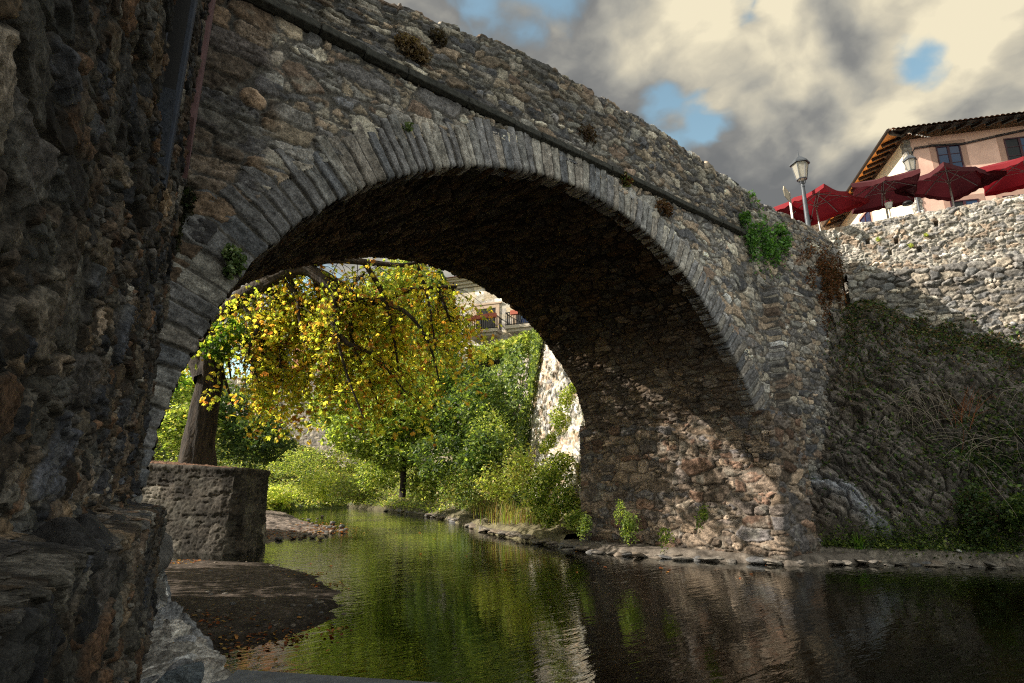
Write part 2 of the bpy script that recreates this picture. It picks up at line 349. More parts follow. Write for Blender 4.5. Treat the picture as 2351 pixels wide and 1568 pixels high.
# arch ring of thin radial slabs
def ring_base(U, V):
    x, z, nx, nz = arc(U); inn = np.minimum(V, 0); out = np.maximum(V, 0)
    P = np.stack([x+nx*out, YN+0*x-inn, z+nz*out], -1)
    t = sst(V, -.03, .03); Nn = np.stack([-nx*(1-t), -t, -nz*(1-t)], -1); return P, Nn
def ring_fn(U, V):
    k = 5; n = fbm(U/.3, V/.3, 3, 3); a = (U+.035*n+.02*fbm(U/.1, V/.12, 8, 3))/.185+1.6*fbm(U/.9, U*0, 7, 3)+.5*sst(U, 5, 9)*U/.9; j = np.floor(a); f = a-j
    wob = .10*(h01(j, j*0, 4)-.5); d = np.minimum(f, 1-f)+wob*0
    ln = .56+.22*h01(j, j*0, 9)+.18*sst(5.5-U, 0, 2.5)
    pr = np.clip((d-.07+n*.07+.05*fbm(U/.04, V/.05, 33, 3))/.07, 0, 1)**.6
    end = 1-sst(V+n*.06, ln-.05, ln+.02)
    h = .024*pr+.03*(h01(j, j*0, 2)-.5)*pr+.03*fbm(U/.05, V/.13, 12, 5)+.012-.02*(f-.5)*(h01(j, j*0, 21)-.5)*4*pr-.03*np.maximum(0, fbm(U/.12, V/.2, 15, 3)-.1)
    h = h*end-.05*(1-end)
    P = np.array([(.21, .205, .21), (.25, .245, .24), (.31, .28, .25), (.165, .17, .185), (.34, .32, .29), (.23, .225, .23)])
    c = P[(h01(j, j*0, 6)*6).astype(int)%6]*(1+1.3*fbm(U/.05+j, V/.2, 14, 5))[..., None]
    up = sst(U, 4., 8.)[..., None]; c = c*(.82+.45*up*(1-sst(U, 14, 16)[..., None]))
    wh = sst(fbm(U/.04, V/.5, 18, 4), .16, .28)*.6; c = c*(1-wh[..., None])+np.array([.33, .33, .33])*wh[..., None]
    m = sst(pr, .05, .5)[..., None]; c = c*m+np.array(MORT)*.8*(1-m)
    return h, c
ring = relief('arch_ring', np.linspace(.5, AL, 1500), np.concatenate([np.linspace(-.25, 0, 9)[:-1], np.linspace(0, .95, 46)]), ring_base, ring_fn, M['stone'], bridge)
# spandrel, with the wing wall beyond x = 14.2
fpl, SL, SS = polyplan([(-3, YN), (14.2, YN), (17.5, 5.14)])
US = lambda x: x+3
PD = pf[::12]
def arch_dist(x, z):
    D = np.full(x.shape, 9.)
    for q in PD: D = np.minimum(D, (x-q[0])**2+(z-q[1])**2)
    return np.sqrt(D)
def span_mask(U, V):
    x = U-3; top = np.where(x < 12.9, np.interp(x, STX, STZ)-.02, np.interp(x, PTX, PTZ)-.12)
    ad = arch_dist(x, V); inside = (x > .86) & (x < 12.45) & (V < zin(x))
    return (V <= top) & ~inside & ~((ad < .40) & (V > -1)) & ~((x < 13.6) & (V < 3.2) & (x > 5)) & ~((x < .86) & (V < 1))
def span_fn(U, V):
    h, c, pr = mixed(U, V, (.46, .22), (.22, .10), .42, 40, PAL, MORT, amp=.030, thr=.085, wid=.14, prot=.02, rough=.009, warp=.42, jit=.9, p=2.7, cvar=.30)
    h2, c2, _ = mixed(U, V, (.36, .16), (.22, .09), .35, 90, [tuple(np.array(q)*.80) for q in PAL], (.12, .11, .10), amp=.03, thr=.09, wid=.15, prot=.02, warp=.3)
    x = U-3; m = sst(x+.5*fbm(U, V, 4), 12.2, 13.2); h = h*(1-m)+h2*m; c = c*(1-m[..., None])+c2*m[..., None]
    h3, c3, _ = stones(U+.33, V, .52, .24, 140, [(.24, .17, .12), (.15, .13, .125), (.21, .165, .13), (.11, .105, .11)], (.12, .11, .10), .04, .10, .14, .02, .016, .3, .35)
    po_ = sst(fbm(U/.035, V/.03, 146, 3), .10, .2)*(h01(np.floor(U/.52), np.floor(V/.24), 5) > .4); h3 = h3-.012*po_; c3 = c3*(1-.5*po_[..., None])
    q = sst(x+.25*fbm(U*2, V*2, 8), 1.75, 1.45); h = h*(1-q)+h3*q; c = c*(1-q[..., None])+c3*q[..., None]
    # vertical joint of the abutment, open holes, darker band under the ledge
    pass
    for hx, hz in ((12.6, 6.35), (3.0, 6.0), (5.3, 6.92), (14.9, 7.6)): h = h-.30*np.exp(-(np.maximum(np.abs(x-hx)/.07, np.abs(V-hz)/.09))**8)
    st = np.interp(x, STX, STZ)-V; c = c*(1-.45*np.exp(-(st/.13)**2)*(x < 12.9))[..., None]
    h = h+.26*sst(x, 13.50, 13.54)*sst(x, 17, 14.6)*sst(V+.1*fbm(U*3, V*0, 44, 3), 6.5, 6.3)
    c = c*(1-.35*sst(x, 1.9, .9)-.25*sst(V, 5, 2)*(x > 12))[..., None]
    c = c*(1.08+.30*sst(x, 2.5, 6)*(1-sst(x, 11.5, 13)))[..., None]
    return h, c
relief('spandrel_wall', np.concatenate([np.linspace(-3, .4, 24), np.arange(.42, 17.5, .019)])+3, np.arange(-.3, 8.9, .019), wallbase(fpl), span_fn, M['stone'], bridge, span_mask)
# string course: butted slabs
mb = MB(); x = -3.
while x < 12.9:
    L = random.uniform(.55, 1.1); x2 = min(x+L, 12.95); za, zb = np.interp([x, x2], STX, STZ); pj = .10+random.uniform(-.02, .02); dz = random.uniform(-.008, .008)
    V = []
    for xx, zz in ((x+.006, za), (x2-.006, zb)):
        V += [(xx, YN-pj, zz+.02+dz), (xx, YN-pj+.01, zz+.125+dz), (xx, YN+.1, zz+.16+dz), (xx, YN+.1, zz-.02+dz), (xx, YN-.02, zz-.02+dz)]
    mb.add(V, [(0, 1, 6, 5), (1, 2, 7, 6), (2, 3, 8, 7), (3, 4, 9, 8), (4, 0, 5, 9), (4, 3, 2, 1, 0), (5, 6, 7, 8, 9)]); x = x2
M['ledge'] = plain('mossy_ledge', (.052, .052, .045), .95, 0, .6, 16, 1.0)
mb.build('string_course', M['ledge'], bridge, bevel=.012)
# parapets: front face, cap and inner face in one sheet
def parapet(name, y0, sgn, res, plan=None, x0=-3, x1=17.4, seed=60):
    TH = .42
    def base(U, V):
        if plan: X, Y, nx, ny = plan(U+3)
        else: X, Y, nx, ny = U, U*0+y0, U*0, U*0-sgn
        zb = np.interp(U, STX, STZ)+.13; zt = np.interp(U, PTX, PTZ)+.10*fbm(U/.5, U*0, seed+1, 5, .75)+.03*np.sign(np.sin(U*5+3*np.sin(U*1.7)))
        Hh = np.maximum(zt-zb, .3)
        a = np.clip(V, 0, 1); t = np.clip(V-1, 0, 1); d = np.clip(V-2, 0, 1)
        z = zb+Hh*a-d*1.0; y = t*TH
        cz = sst(V, .93, 1.12)-sst(V, 1.88, 2.07); 
        P = np.stack([X-nx*y, Y-ny*y, z+.035*np.sin(np.clip(t, 0, 1)*math.pi)], -1)
        s = 1-cz; s = np.where(V > 1.5, -s, s); Nn = np.stack([nx*s, ny*s, cz], -1); return P, Nn
    def fn(U, V):
        W = np.where(V < 1, V*1.6, np.where(V < 2, 1.6+(V-1)*.42, 2.02+(V-2)))
        h, c, pr = mixed(U, W, (.36, .16), (.20, .09), .4, seed, [tuple(np.array(q)*.80) for q in PAL], (.12, .11, .10), amp=.036, thr=.09, wid=.16, prot=.025, rough=.008, warp=.4)
        mo = sst(fbm(U/.8, W/.4, seed+9, 5), .05, .2)[..., None]*.35; c = c*(1-mo)+np.array([.085, .082, .065])*mo
        return h, c
    vv = np.concatenate([np.linspace(0, 1, int(1.6/res)), np.linspace(1, 2, max(8, int(.42/res)))[1:], np.linspace(2, 3, 6)[1:]])
    relief(name, np.arange(x0, x1, res), vv, base, fn, M['stone'], bridge)
parapet('parapet', YN, 1, .0225, fpl)
parapet('parapet', YF, -1, .06, None, -3, 18, 75)
# vault
def vault_base(U, V):
    x, z, nx, nz = arc(U); x = x-.36*np.clip((4.2-z)/1.1, 0, 1)*(U > 6)*(V-YN)/(YF-YN); return np.stack([x, V, z], -1), np.stack([-nx, nx*0, -nz], -1)
def vault_fn(U, V):
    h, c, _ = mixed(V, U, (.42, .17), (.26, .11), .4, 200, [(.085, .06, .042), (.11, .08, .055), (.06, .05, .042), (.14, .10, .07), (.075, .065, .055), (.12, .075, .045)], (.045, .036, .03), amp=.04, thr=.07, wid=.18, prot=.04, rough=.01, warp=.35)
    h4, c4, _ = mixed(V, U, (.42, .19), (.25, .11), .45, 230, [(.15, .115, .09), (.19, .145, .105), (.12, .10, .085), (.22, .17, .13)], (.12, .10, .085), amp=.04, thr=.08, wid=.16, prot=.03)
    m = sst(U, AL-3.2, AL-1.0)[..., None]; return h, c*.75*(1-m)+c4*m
relief('vault', np.arange(.2, AL+.01, .021), np.arange(YN-.0, YF+.03, .023), vault_base, vault_fn, M['vault'], bridge)
# right pier: inner face wraps round its corner on to the front
ppl, PL, PS = polyplan([(12.05, YF+.25), (12.10, YF), (12.46, 5.47), (14.1, 5.47)])
def pier_fn(U, V):
    Ub = U+.10*fbm(U, V, 300)
    h, c, _ = mixed(Ub, V, (.50, .24), (.26, .12), .45, 310, [(.20, .155, .12), (.24, .18, .13), (.15, .125, .11), (.27, .21, .16), (.17, .11, .08), (.13, .12, .12)], (.16, .135, .11), amp=.05, thr=.07, wid=.18, prot=.05, rough=.013, warp=.5, jit=.9, p=2.7)
    step = .05*sst(V, 1.45, 1.38)+.05*sst(V, .5, .42); h = h+step+.03*fbm(U*1.2, V*1.2, 305, 3)
    wet = sst(V, .55, .1)[..., None]*.4; return h, c*.98*(1-wet)
relief('pier', np.arange(0, PL, .019), np.arange(-.4, 3.20, .019), wallbase(ppl, .0), pier_fn, M['stone'], bridge)
# springer shelf between vault foot and pier
mb = MB(); za = 3.08
mb.add([(12.47, 5.45, za), (13.56, 5.45, za), (13.56, YN+.1, za), (12.44, YN+.1, za), (12.47, 5.47, za+.12), (13.56, 5.47, za+.12), (13.56, YN+.1, za+.20), (12.44, YN+.1, za+.20)], [(0, 1, 2, 3), (4, 7, 6, 5), (0, 4, 5, 1), (3, 2, 6, 7), (0, 3, 7, 4), (1, 5, 6, 2)])
mb.build('springer', plain('springer_stone', (.13, .13, .14), .95, 0, .5, 9, .8), bridge, bevel=.02)
# rear face and deck
bpl, BL, _ = polyplan([(18, YF), (-3, YF)])
def back_mask(U, V):
    x = 18-U; return (V <= np.interp(x, STX, STZ)+.2) & ~((x > .86) & (x < 12.2) & (V < zin(np.minimum(x, 12.2)))) 
relief('rear_wall', np.arange(0, 21, .06), np.arange(-.3, 8.0, .06), wallbase(bpl), lambda U, V: stones(U, V, .36, .18, 400, PAL, MORT)[:2], M['stone'], bridge, back_mask)
mb = MB()
xs = np.linspace(-3, 18, 43)
V = [(x, y, np.interp(x, STX, STZ)+.02) for x in xs for y in (YN+.3, YF-.3)]
mb.add(V, [(2*i, 2*i+1, 2*i+3, 2*i+2) for i in range(42)]); mb.build('deck', M['slate'], bridge)

# =================================================================== LEFT WALL (old house beside the bridge)
wl = empty('old_building_wall', (.2, 3, 0), 'tall dark rubble wall of an old house close on the left', 'wall')
WD = np.array([.2297, .9733]); WN = np.array([.9733, -.2297]); W0 = np.array([.88, 5.74])
def wp(s, z, out=0.): # s = distance back from the bridge corner towards the camera
    p = W0-WD*s+WN*out; return Vector((p[0], p[1], z))
ys = 5.9*np.exp(-np.arange(0, 700)*.00265); ys = ys[ys > 1.05]          # finer towards the viewer
ss = (5.74-ys)/.9733; ss = np.concatenate([ss, np.arange(ss[-1]+.05, 13.5, .07)])
def lw_base(U, V):
    x, y = W0[0]-WD[0]*U, W0[1]-WD[1]*U
    return np.stack([x, y, V], -1), np.stack([U*0+WN[0], U*0+WN[1], U*0], -1)
HOLES = [(wq, wz, a_, b_) for wq, wz, a_, b_ in ((3.02, 3.42, .16, .13), (2.70, 3.02, .16, .12), (2.35, 3.0, .12, .09), (.20, 5.0, .07, .22), (3.9, 2.4, .07, .05), (4.15, 2.05, .06, .05), (1.05, 4.5, .10, .25), (3.7, 1.9, .06, .04))]
WIN = (1.72, 2.50, 3.62, 6.4)       # s0, s1, z0, z1 of the window opening
def lw_fn(U, V):
    pl = sst(V+.07*fbm(U/.25, V*0, 570, 4), 1.46, 1.405); V0 = V; V = V-.22*pl
    pal = [(.105, .080, .060), (.075, .067, .062), (.044, .044, .050), (.14, .10, .065), (.062, .058, .055), (.09, .064, .046), (.05, .052, .062), (.13, .108, .086), (.13, .075, .045), (.155, .14, .12)]
    h, c, pr = mixed(U, V, (.30, .19), (.13, .075), .38, 500, pal, (.075, .066, .056), amp=.032, thr=.08, wid=.10, prot=.022, rough=.012, warp=.35, jit=1.0, var=.6, p=2.5, tilt=.016, cvar=.6)
    h2, c2, _ = stones(U, V, .115, .07, 540, pal, (.07, .062, .053), .03, .12, .3, .02, .008, .6, 1.0, .6)
    m = sst(fbm(U/.45, V/.35, 520, 3), .12, .2); h = h*(1-m)+(h2+.005)*m; c = c*(1-m[..., None])+c2*m[..., None]
    h = h+.02*fbm(U/.5, V/.5, 560, 4)+.016*fbm(U/.03, V/.04, 561, 5)-.04*sst(fbm(U/.14, V/.16, 562, 4), .14, .20)
    pass; h = h*(1-.40*sst(U, 2.6, 4.0)); V = V0; h = h+.22*pl+.05*sst(V, .9, .6)
    for a, b, ra, rb in HOLES: h = h-.20*np.exp(-((np.abs(U-a)/ra)**4+(np.abs(V-b)/rb)**4)*(1+.8*fbm(U/.1, V/.1, 580, 2)))
    ins = (U > WIN[0]) & (U < WIN[1]) & (V > WIN[2]) & (V < WIN[3]); h = np.where(ins, -.30, h)
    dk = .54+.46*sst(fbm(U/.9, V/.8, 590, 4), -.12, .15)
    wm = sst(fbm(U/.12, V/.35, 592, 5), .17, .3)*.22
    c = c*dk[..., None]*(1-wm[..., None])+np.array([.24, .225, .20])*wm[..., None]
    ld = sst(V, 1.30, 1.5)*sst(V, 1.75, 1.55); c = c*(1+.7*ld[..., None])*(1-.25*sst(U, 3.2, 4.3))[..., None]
    return h, c
relief('wall', ss, np.concatenate([np.arange(-.35, 1.37, .0085), np.arange(1.37, 1.48, .0022), np.arange(1.48, 7.9, .0092)]), lw_base, lw_fn, M['dark'], wl)
# roof-less mass behind the facing and the return at the bridge
mb = MB()
for a, b in ((0, 13.4),):
    p1, p2, p3, p4 = wp(-.02, 0, -.42), wp(b, 0, -.42), wp(b, 0, -6), wp(-.02, 0, -6)
    V = [(*p.xy, z) for z in (-.3, 7.85) for p in (p1, p2, p3, p4)]
    mb.add(V, [(0, 1, 2, 3), (4, 7, 6, 5), (0, 4, 5, 1), (1, 5, 6, 2), (2, 6, 7, 3), (3, 7, 4, 0)])
mb.build('core', M['slate'], wl)
# blue window: splayed frame boards and shutter
s0, s1, z0, z1 = WIN
def wbox(mb, sa, sb, oa, ob_, za, zb): mb.add([wp(q, z_, o_) for q in (sa, sb) for o_ in (oa, ob_) for z_ in (za, zb)], [(0, 1, 3, 2), (4, 6, 7, 5), (0, 4, 5, 1), (2, 3, 7, 6), (0, 2, 6, 4), (1, 5, 7, 3)])
mb = MB(); wbox(mb, s1-.34, s1, -.10, -.03, z0-.25, z1); wbox(mb, s0-.03, s0+.07, -.28, .05, z0-.12, z1); wbox(mb, s0+.07, s1-.3, -.28, -.03, z0-.15, z0-.02); mb.build('window_frame', M['blue'], wl, bevel=.008)
mb = MB(); wbox(mb, s0+.075, s0+.10, -.28, .02, z0, z1); mb.build('window_pane', M['dglass'], wl)
mb = MB(); wbox(mb, s0+.11, s0+.13, -.28, .03, z0-.02, z0+.55); mb.build('shutter', plain('dark_blue_paint', (.02, .026, .04), .6, 0, .4, 30, .5), wl)
# worn pink door-jamb strip high up near the bridge
mb = MB(); mb.add([wp(.32, 4.3, .055), wp(.62, 4.75, .06), wp(.60, 6.6, .06), wp(.25, 6.6, .055), wp(.32, 4.3, .0), wp(.62, 4.75, .0), wp(.60, 6.6, .0), wp(.25, 6.6, .0)], [(0, 1, 2, 3), (0, 4, 5, 1), (1, 5, 6, 2), (3, 2, 6, 7), (0, 3, 7, 4)]); mb.build('plaster_strip', M['pinkstrip'], wl)

# rock meshes
def rock_mesh(name, seed, mat, subdiv=4, flat=.6, facet=.25, pal=((.16, .15, .145), (.22, .19, .16)), sq=2.0):
    import bmesh
    bm = bmesh.new(); bmesh.ops.create_icosphere(bm, subdivisions=subdiv, radius=1); V = np.array([v.co[:] for v in bm.verts]); F = np.array([[l.index for l in f.verts] for f in bm.faces]); bm.free()
    r = np.random.default_rng(seed)
    L = (np.abs(V)**sq).sum(1)**(1/sq); V = V/L[:, None]
    for _ in range(9):
        n = r.normal(size=3); n /= np.linalg.norm(n); d = r.uniform(.62, .9); k = np.maximum(V@n-d, 0); V = V-k[:, None]*n*(.9)
    n = fbm(V[:, 0]*2+V[:, 2]*1.3+seed, V[:, 1]*2+V[:, 2], seed, 4); n2 = fbm(V[:, 0]*7+V[:, 2]*5, V[:, 1]*7-V[:, 2]*4, seed+4, 3)
    V = V*(1+.28*n+.06*n2)[:, None]; V[:, 2] *= flat
    p = np.array(pal); c = p[0]+(p[1]-p[0])*np.clip(n[:, None]*2+.5, 0, 1); c = c*(1+1.2*n2[:, None])
    o = npmesh(name, V, F, mat, None, col=np.clip(c, .01, 1)); me = o.data; bpy.data.objects.remove(o); return me
RM = [rock_mesh('rock', 20+i, M['rock'], 3, .55, pal=q) for i, q in enumerate([((.10, .095, .09), (.20, .18, .155)), ((.14, .12, .10), (.27, .23, .19)), ((.09, .09, .095), (.17, .17, .17)), ((.16, .13, .10), (.24, .20, .165)), ((.12, .11, .10), (.30, .27, .23))])]
def place_rock(name, me, loc, sc, rz, label, cat='rock', group=None, parent=None, tilt=0.):
    o = bpy.data.objects.new(name, me); COL.objects.link(o); loc = Vector(loc)
    if parent is not None: o.parent = parent; loc = loc-parent.location
    o.location = loc; o.scale = sc if hasattr(sc, '__len__') else (sc,)*3; o.rotation_euler = (tilt*random.uniform(-1, 1), tilt*random.uniform(-1, 1), rz)
    if parent is None: tag(o, label, cat, group)
    return o
cs = rock_mesh('corner_stone', 61, M['dark'], 4, 1, pal=((.10, .095, .09), (.19, .175, .16)), sq=3.2)
for px, py, F, sc in ((345, 1262, 5.15, (.17, .2, .20)), (332, 1372, 4.95, (.16, .17, .19)), (318, 1190, 5.3, (.17, .15, .12))):
    place_rock('corner_stone', cs, Q(px, py, F)-Vector((.02, 0, 0)), sc, random.uniform(-.3, .3)+.2, None, parent=wl)
# stones standing out of the plinth top
pm = rock_mesh('plinth_stone', 64, M['dark'], 4, .6, pal=((.035, .037, .043), (.075, .07, .068)), sq=2.8)
for s_, z_, sc in ((3.62, 1.40, (.13, .15, .16)), (3.22, 1.40, (.11, .13, .15)), (2.3, 1.40, (.07, .15, .09)), (3.45, 1.26, (.08, .12, .09))):
    place_rock('plinth_stone', pm, wp(s_, z_, .13), sc, random.uniform(-.2, .2)-.23, None, parent=wl)
place_rock('brick_fragment', rock_mesh('brick_fragment', 66, M['dark'], 3, .7, pal=((.10, .03, .025), (.14, .045, .035)), sq=4), wp(3.25, 1.18, .17), (.06, .05, .045), .4, None, parent=wl)

# floodlight high on the wall by the bridge
fl = empty('floodlight', Q(500, -8, 5.0), 'black floodlight fixed high on the wall beside the bridge', 'floodlight')
mb = MB(); c0 = Q(492, -6, 5.0); mb.box(c0, (math.cos(-.55), math.sin(-.55), 0), (.5, .85, .1), (0, 0, 1), .40, .12, .16); mb.build('housing', M['black'], fl, bevel=.02)
mb = MB(); mb.tube([c0+Vector((-.12, 0, 0)), c0+Vector((-.26, .08, -.02)), wp(.75, c0.z-.02, 0)], .018, 6); mb.build('bracket', M['black'], fl)

# rubble footing at the bottom of the wall
ft = [Q(345, 1300, 5.35), Q(330, 1370, 5.0), Q(312, 1430, 4.6), Q(290, 1500, 4.1), Q(262, 1590, 3.6), Q(240, 1660, 3.2)]
fo = [Q(372, 1318, 5.3), Q(392, 1400, 5.0), Q(445, 1448, 4.7), Q(487, 1490, 4.45), Q(512, 1530, 4.2), Q(560, 1700, 3.4)]
fb = [Vector((p.x+.10, p.y+.05, -.2)) for p in fo]; A3 = np.array([[list(p) for p in l] for l in (ft, fo, fb)])
def foot_base(U, V):
    t = np.linspace(0, 5, 6); 
    def ev(k): return np.stack([np.interp(U, t, A3[k, :, q]) for q in range(3)], -1)
    a, b, c = ev(0), ev(1), ev(2); v1 = np.clip(V, 0, 1)[..., None]; v2 = np.clip(V-1, 0, 1)[..., None]
    P = a+(b-a)*v1+(c-b)*v2
    P[..., 2] += .06*np.sin(np.clip(V, 0, 1)*math.pi)
    Nn = np.stack([U*0+.62, U*0-.35, U*0+.7], -1); return P, Nn
def foot_fn(U, V):
    h, c, _ = stones(U*.48, V*.45, .20, .15, 600, [(.18, .18, .185), (.23, .225, .22), (.28, .26, .235), (.21, .19, .17)], (.40, .375, .34), .035, .12, .2, .03, .010, .5, 1., .7, 2.4, .03)
    return h+.03*fbm(U*1.2, V*1.5, 610, 3)+.010*fbm(U*8, V*8, 611, 4), c*1.2
footing = relief('rubble_footing', np.linspace(0, 5, 330), np.linspace(0, 2, 200), foot_base, foot_fn, M['rock'], None)
tag(footing, 'pale mortared cobble footing at the base of the dark wall', 'wall footing')
place_rock('boulder', rock_mesh('boulder', 77, M['rock'], 5, .8, pal=((.11, .13, .15), (.17, .19, .205)), sq=2.2), Q(415, 1560, 3.45), (.17, .13, .11), .5, 'smooth blue grey boulder at the foot of the cobble footing', 'boulder')
mb = MB(); A, B_ = Q(510, 1562, 3.45), Q(800, 1590, 3.3); dd = (B_-A); dd.z = 0; dd.normalize(); nn = Vector((-dd.y, dd.x, 0))
if nn.y > 0: nn = -nn
A2, B2 = A-Vector((0, 0, .0)), A+dd*1.6
V = [A+nn*(-.02), Q(545, 1531, 3.65), B2-nn*.22, B2+nn*.25, A+nn*.30-dd*.25]
zt = A.z; V = [Vector((p.x, p.y, zt)) for p in V]; V2 = [p-Vector((0, 0, .09)) for p in V]
mb.add(V+V2, [(0, 1, 2, 3, 4), (9, 8, 7, 6, 5)]+[(i, 5+i, 5+(i+1) % 5, (i+1) % 5) for i in range(5)])
tag(mb.build('stone_slab', M['slate'], bevel=.01), 'flat grey stone slab in the bottom foreground', 'slab')

# =================================================================== GROUND, WATER
def terrain(name, x0, x1, y0, y1, res, zf, cf, mat, kind='structure'):
    U, V = np.meshgrid(np.arange(x0, x1, res), np.arange(y0, y1, res), indexing='ij'); z = zf(U, V); c = cf(U, V, z)
    o = npmesh(name, np.stack([U, V, z], -1).reshape(-1, 3), grid_faces(*U.shape), mat, None, col=np.clip(c, .005, 1).reshape(-1, 3)); return tag(o, kind=kind)
def blobf(poly):
    """signed distance (inside positive) to a plan polygon"""
    P = np.array([(p[0], p[1]) for p in poly])
    def f(U, V):
        D = np.full(U.shape, 1e9); ins = np.zeros(U.shape, bool); n = len(P)
        for i in range(n):
            a, b = P[i], P[(i+1) % n]; e = b-a; t = np.clip(((U-a[0])*e[0]+(V-a[1])*e[1])/(e@e), 0, 1)
            D = np.minimum(D, np.hypot(U-a[0]-t*e[0], V-a[1]-t*e[1]))
            cnd = (a[1] > V) != (b[1] > V)
            with np.errstate(divide='ignore', invalid='ignore'): xi = (b[0]-a[0])*(V-a[1])/(b[1]-a[1]+1e-12)+a[0]
            ins ^= cnd & (U < xi)
        return np.where(ins, D, -D)
    return f
g0 = npmesh('ground', np.array([[-400, -400, -.75], [600, -400, -.75], [600, 600, -.75], [-400, 600, -.75]], float), np.array([[0, 1, 2, 3]]), M['earth'], None, col=np.array([[.06, .055, .04]]*4)); tag(g0, kind='structure')
def bed_c(U, V, z):
    n = fbm(U/.35, V/.35, 700, 5)[..., None]; p = fbm(U/.05, V/.05, 702, 2)[..., None]
    return np.array([.17, .125, .065])*(1+1.2*n+.9*p)*(.55+.9*sst(fbm(U/2.2, V/.7, 705, 3), -.05, .12)[..., None])
terrain('riverbed', -2, 24, -4, 52, .10, lambda U, V: -.40+.22*fbm(U/1.6, V/1.2, 701, 4)+.12*fbm(U/.5, V/.5, 703, 3), bed_c, M['earth'])
wm, t, b = new_mat('river_water')
ob = t.add('ShaderNodeTexCoord').outputs['Object']
mp = t.add('ShaderNodeMapping', {'Vector': ob, 'Rotation': (0, 0, YAW), 'Scale': (1., 3.2, 1.)}).outputs[0]
hgt = t.math('ADD', t.math('MULTIPLY', t.noise(mp, 1.5, 3, .5, .5), 1.0), t.math('MULTIPLY', t.noise(mp, 4.2, 3, .5, .4), .55))
hgt = t.math('MULTIPLY', hgt, t.mr(t.noise(ob, .25, 2), .35, .65, .45, 1.25))
bp = t.add('ShaderNodeBump', {'Height': hgt, 'Strength': .40, 'Distance': .020}).outputs[0]
fz = t.add('ShaderNodeFresnel', {'IOR': 1.36, 'Normal': bp}).outputs[0]
gl = t.add('ShaderNodeBsdfGlossy', {'Color': (.95, .97, .95, 1), 'Roughness': .012, 'Normal': bp})
tr = t.add('ShaderNodeBsdfTransparent', {'Color': (.22, .20, .11, 1)})
mx = t.add('ShaderNodeMixShader', {0: t.math('MULTIPLY', fz, 1.15, clamp=True), 1: tr.outputs[0], 2: gl.outputs[0]})
t.l.new(mx.outputs[0], t.n['Material Output'].inputs[0]); t.n.remove(b)
wt = npmesh('river_water', np.array([[-3, -6, 0], [26, -6, 0], [26, 52, 0], [-3, 52, 0]], float), np.array([[0, 1, 2, 3]]), wm); tag(wt, kind='structure')
SAND = [QZ(*q, 0) for q in [(375, 1290), (450, 1285), (540, 1290), (600, 1292), (650, 1300), (720, 1325), (770, 1357), (787, 1390), (760, 1420), (700, 1450), (660, 1468), (600, 1478), (520, 1490)]]+[Vector(p) for p in ((1.3, 5.6, 0), (-.5, 5.5, 0), (-.5, 15.5, 0), (2, 16.5, 0))]
sf = blobf(SAND)
def sand_z(U, V):
    d = sf(U, V)+.42*fbm(U/.8, V/.8, 711, 6); return np.clip(d*.09, -.55, .05+.05*sst(d, 1, 3))+.035*fbm(U/.45, V/.3, 710, 5)*sst(d, -.3, .4)+.012*fbm(U/.06, V/.06, 714, 3)
def sand_c(U, V, z):
    n = fbm(U/.25, V/.25, 712, 5)[..., None]; p = sst(fbm(U/.035, V/.035, 713, 2), .18, .3)[..., None]
    c = np.array([.070, .057, .048])*(1+1.1*n+1.2*p); wet = sst(z, .06, .0)[..., None]; return c*(1-.5*wet)
terrain('sand_bank', -.6, 6, 5, 17, .035, sand_z, sand_c, M['earth'])
GR = [QZ(*q, 0) for q in [(605, 1248), (640, 1238), (700, 1232), (768, 1221), (735, 1207), (690, 1195), (655, 1178), (600, 1166)]]+[Vector((10, 38, 0)), Vector((4, 30, 0)), Vector((4.5, 19, 0))]
gf = blobf(GR)
terrain('gravel_bar', 3, 16, 15, 40, .06, lambda U, V: np.clip((gf(U, V)+.35*fbm(U/.8, V/.8, 721, 4))*.12, -.5, .16)+.14*np.abs(fbm(U/.13, V/.13, 720, 3))*sst(gf(U, V), -.2, .3),
        lambda U, V, z: np.array([.17, .14, .12])*(1+2.4*fbm(U/.13, V/.13, 720, 3)[..., None])*(1+.8*fbm(U/1, V/1, 724, 3)[..., None]), M['earth'])

# (stones on the bank are placed further down)
# right bank below the bridge: shale slope between the water edge and the walls above
edge = [(13.35, 5.70), (13.9, 4.6), (14.4, 3.8), (15.0, 2.9), (15.4, 2.2), (15.9, 1.0), (16.6, -.8), (17.2, -3.), (17.8, -6.5), (18, -9)]
topc = [(16.9, 5.35, 6.1), (17.6, 4.9, 6.6), (18.5, 3.9, 6.7), (19.0, 2.9, 6.5), (19.6, 1.8, 6.1), (20.2, .8, 5.9), (20.9, -.9, 5.8), (21.6, -3., 5.8), (22.4, -6.5, 5.8), (22.6, -9, 5.8)]
Ea, Ta = np.array(edge), np.array(topc)
def slope_base(U, V):
    t = np.arange(len(edge)); e = np.stack([np.interp(U, t, Ea[:, k]) for k in (0, 1)], -1); tp = np.stack([np.interp(U, t, Ta[:, k]) for k in (0, 1, 2)], -1)
    # v: 0 at water, .12 back of the shore strip, 1 at the walls
    a = sst(V, 0, .10)*.0; sh = np.clip(V/.12, 0, 1); up = np.clip((V-.12)/.88, 0, 1)
    out = (tp[..., :2]-e); hor = .16*sh+.84*up**1.25
    z = -.35+.45*np.minimum(sh*1.6, 1)+.18*sh+(tp[..., 2]-.28)*(up*.92+.08*sst(up, 0, 1))
    P = np.concatenate([e+out*hor[..., None], z[..., None]], -1)
    n = np.stack([-U*0-.72, U*0-.35, U*0+.6], -1); return P, n
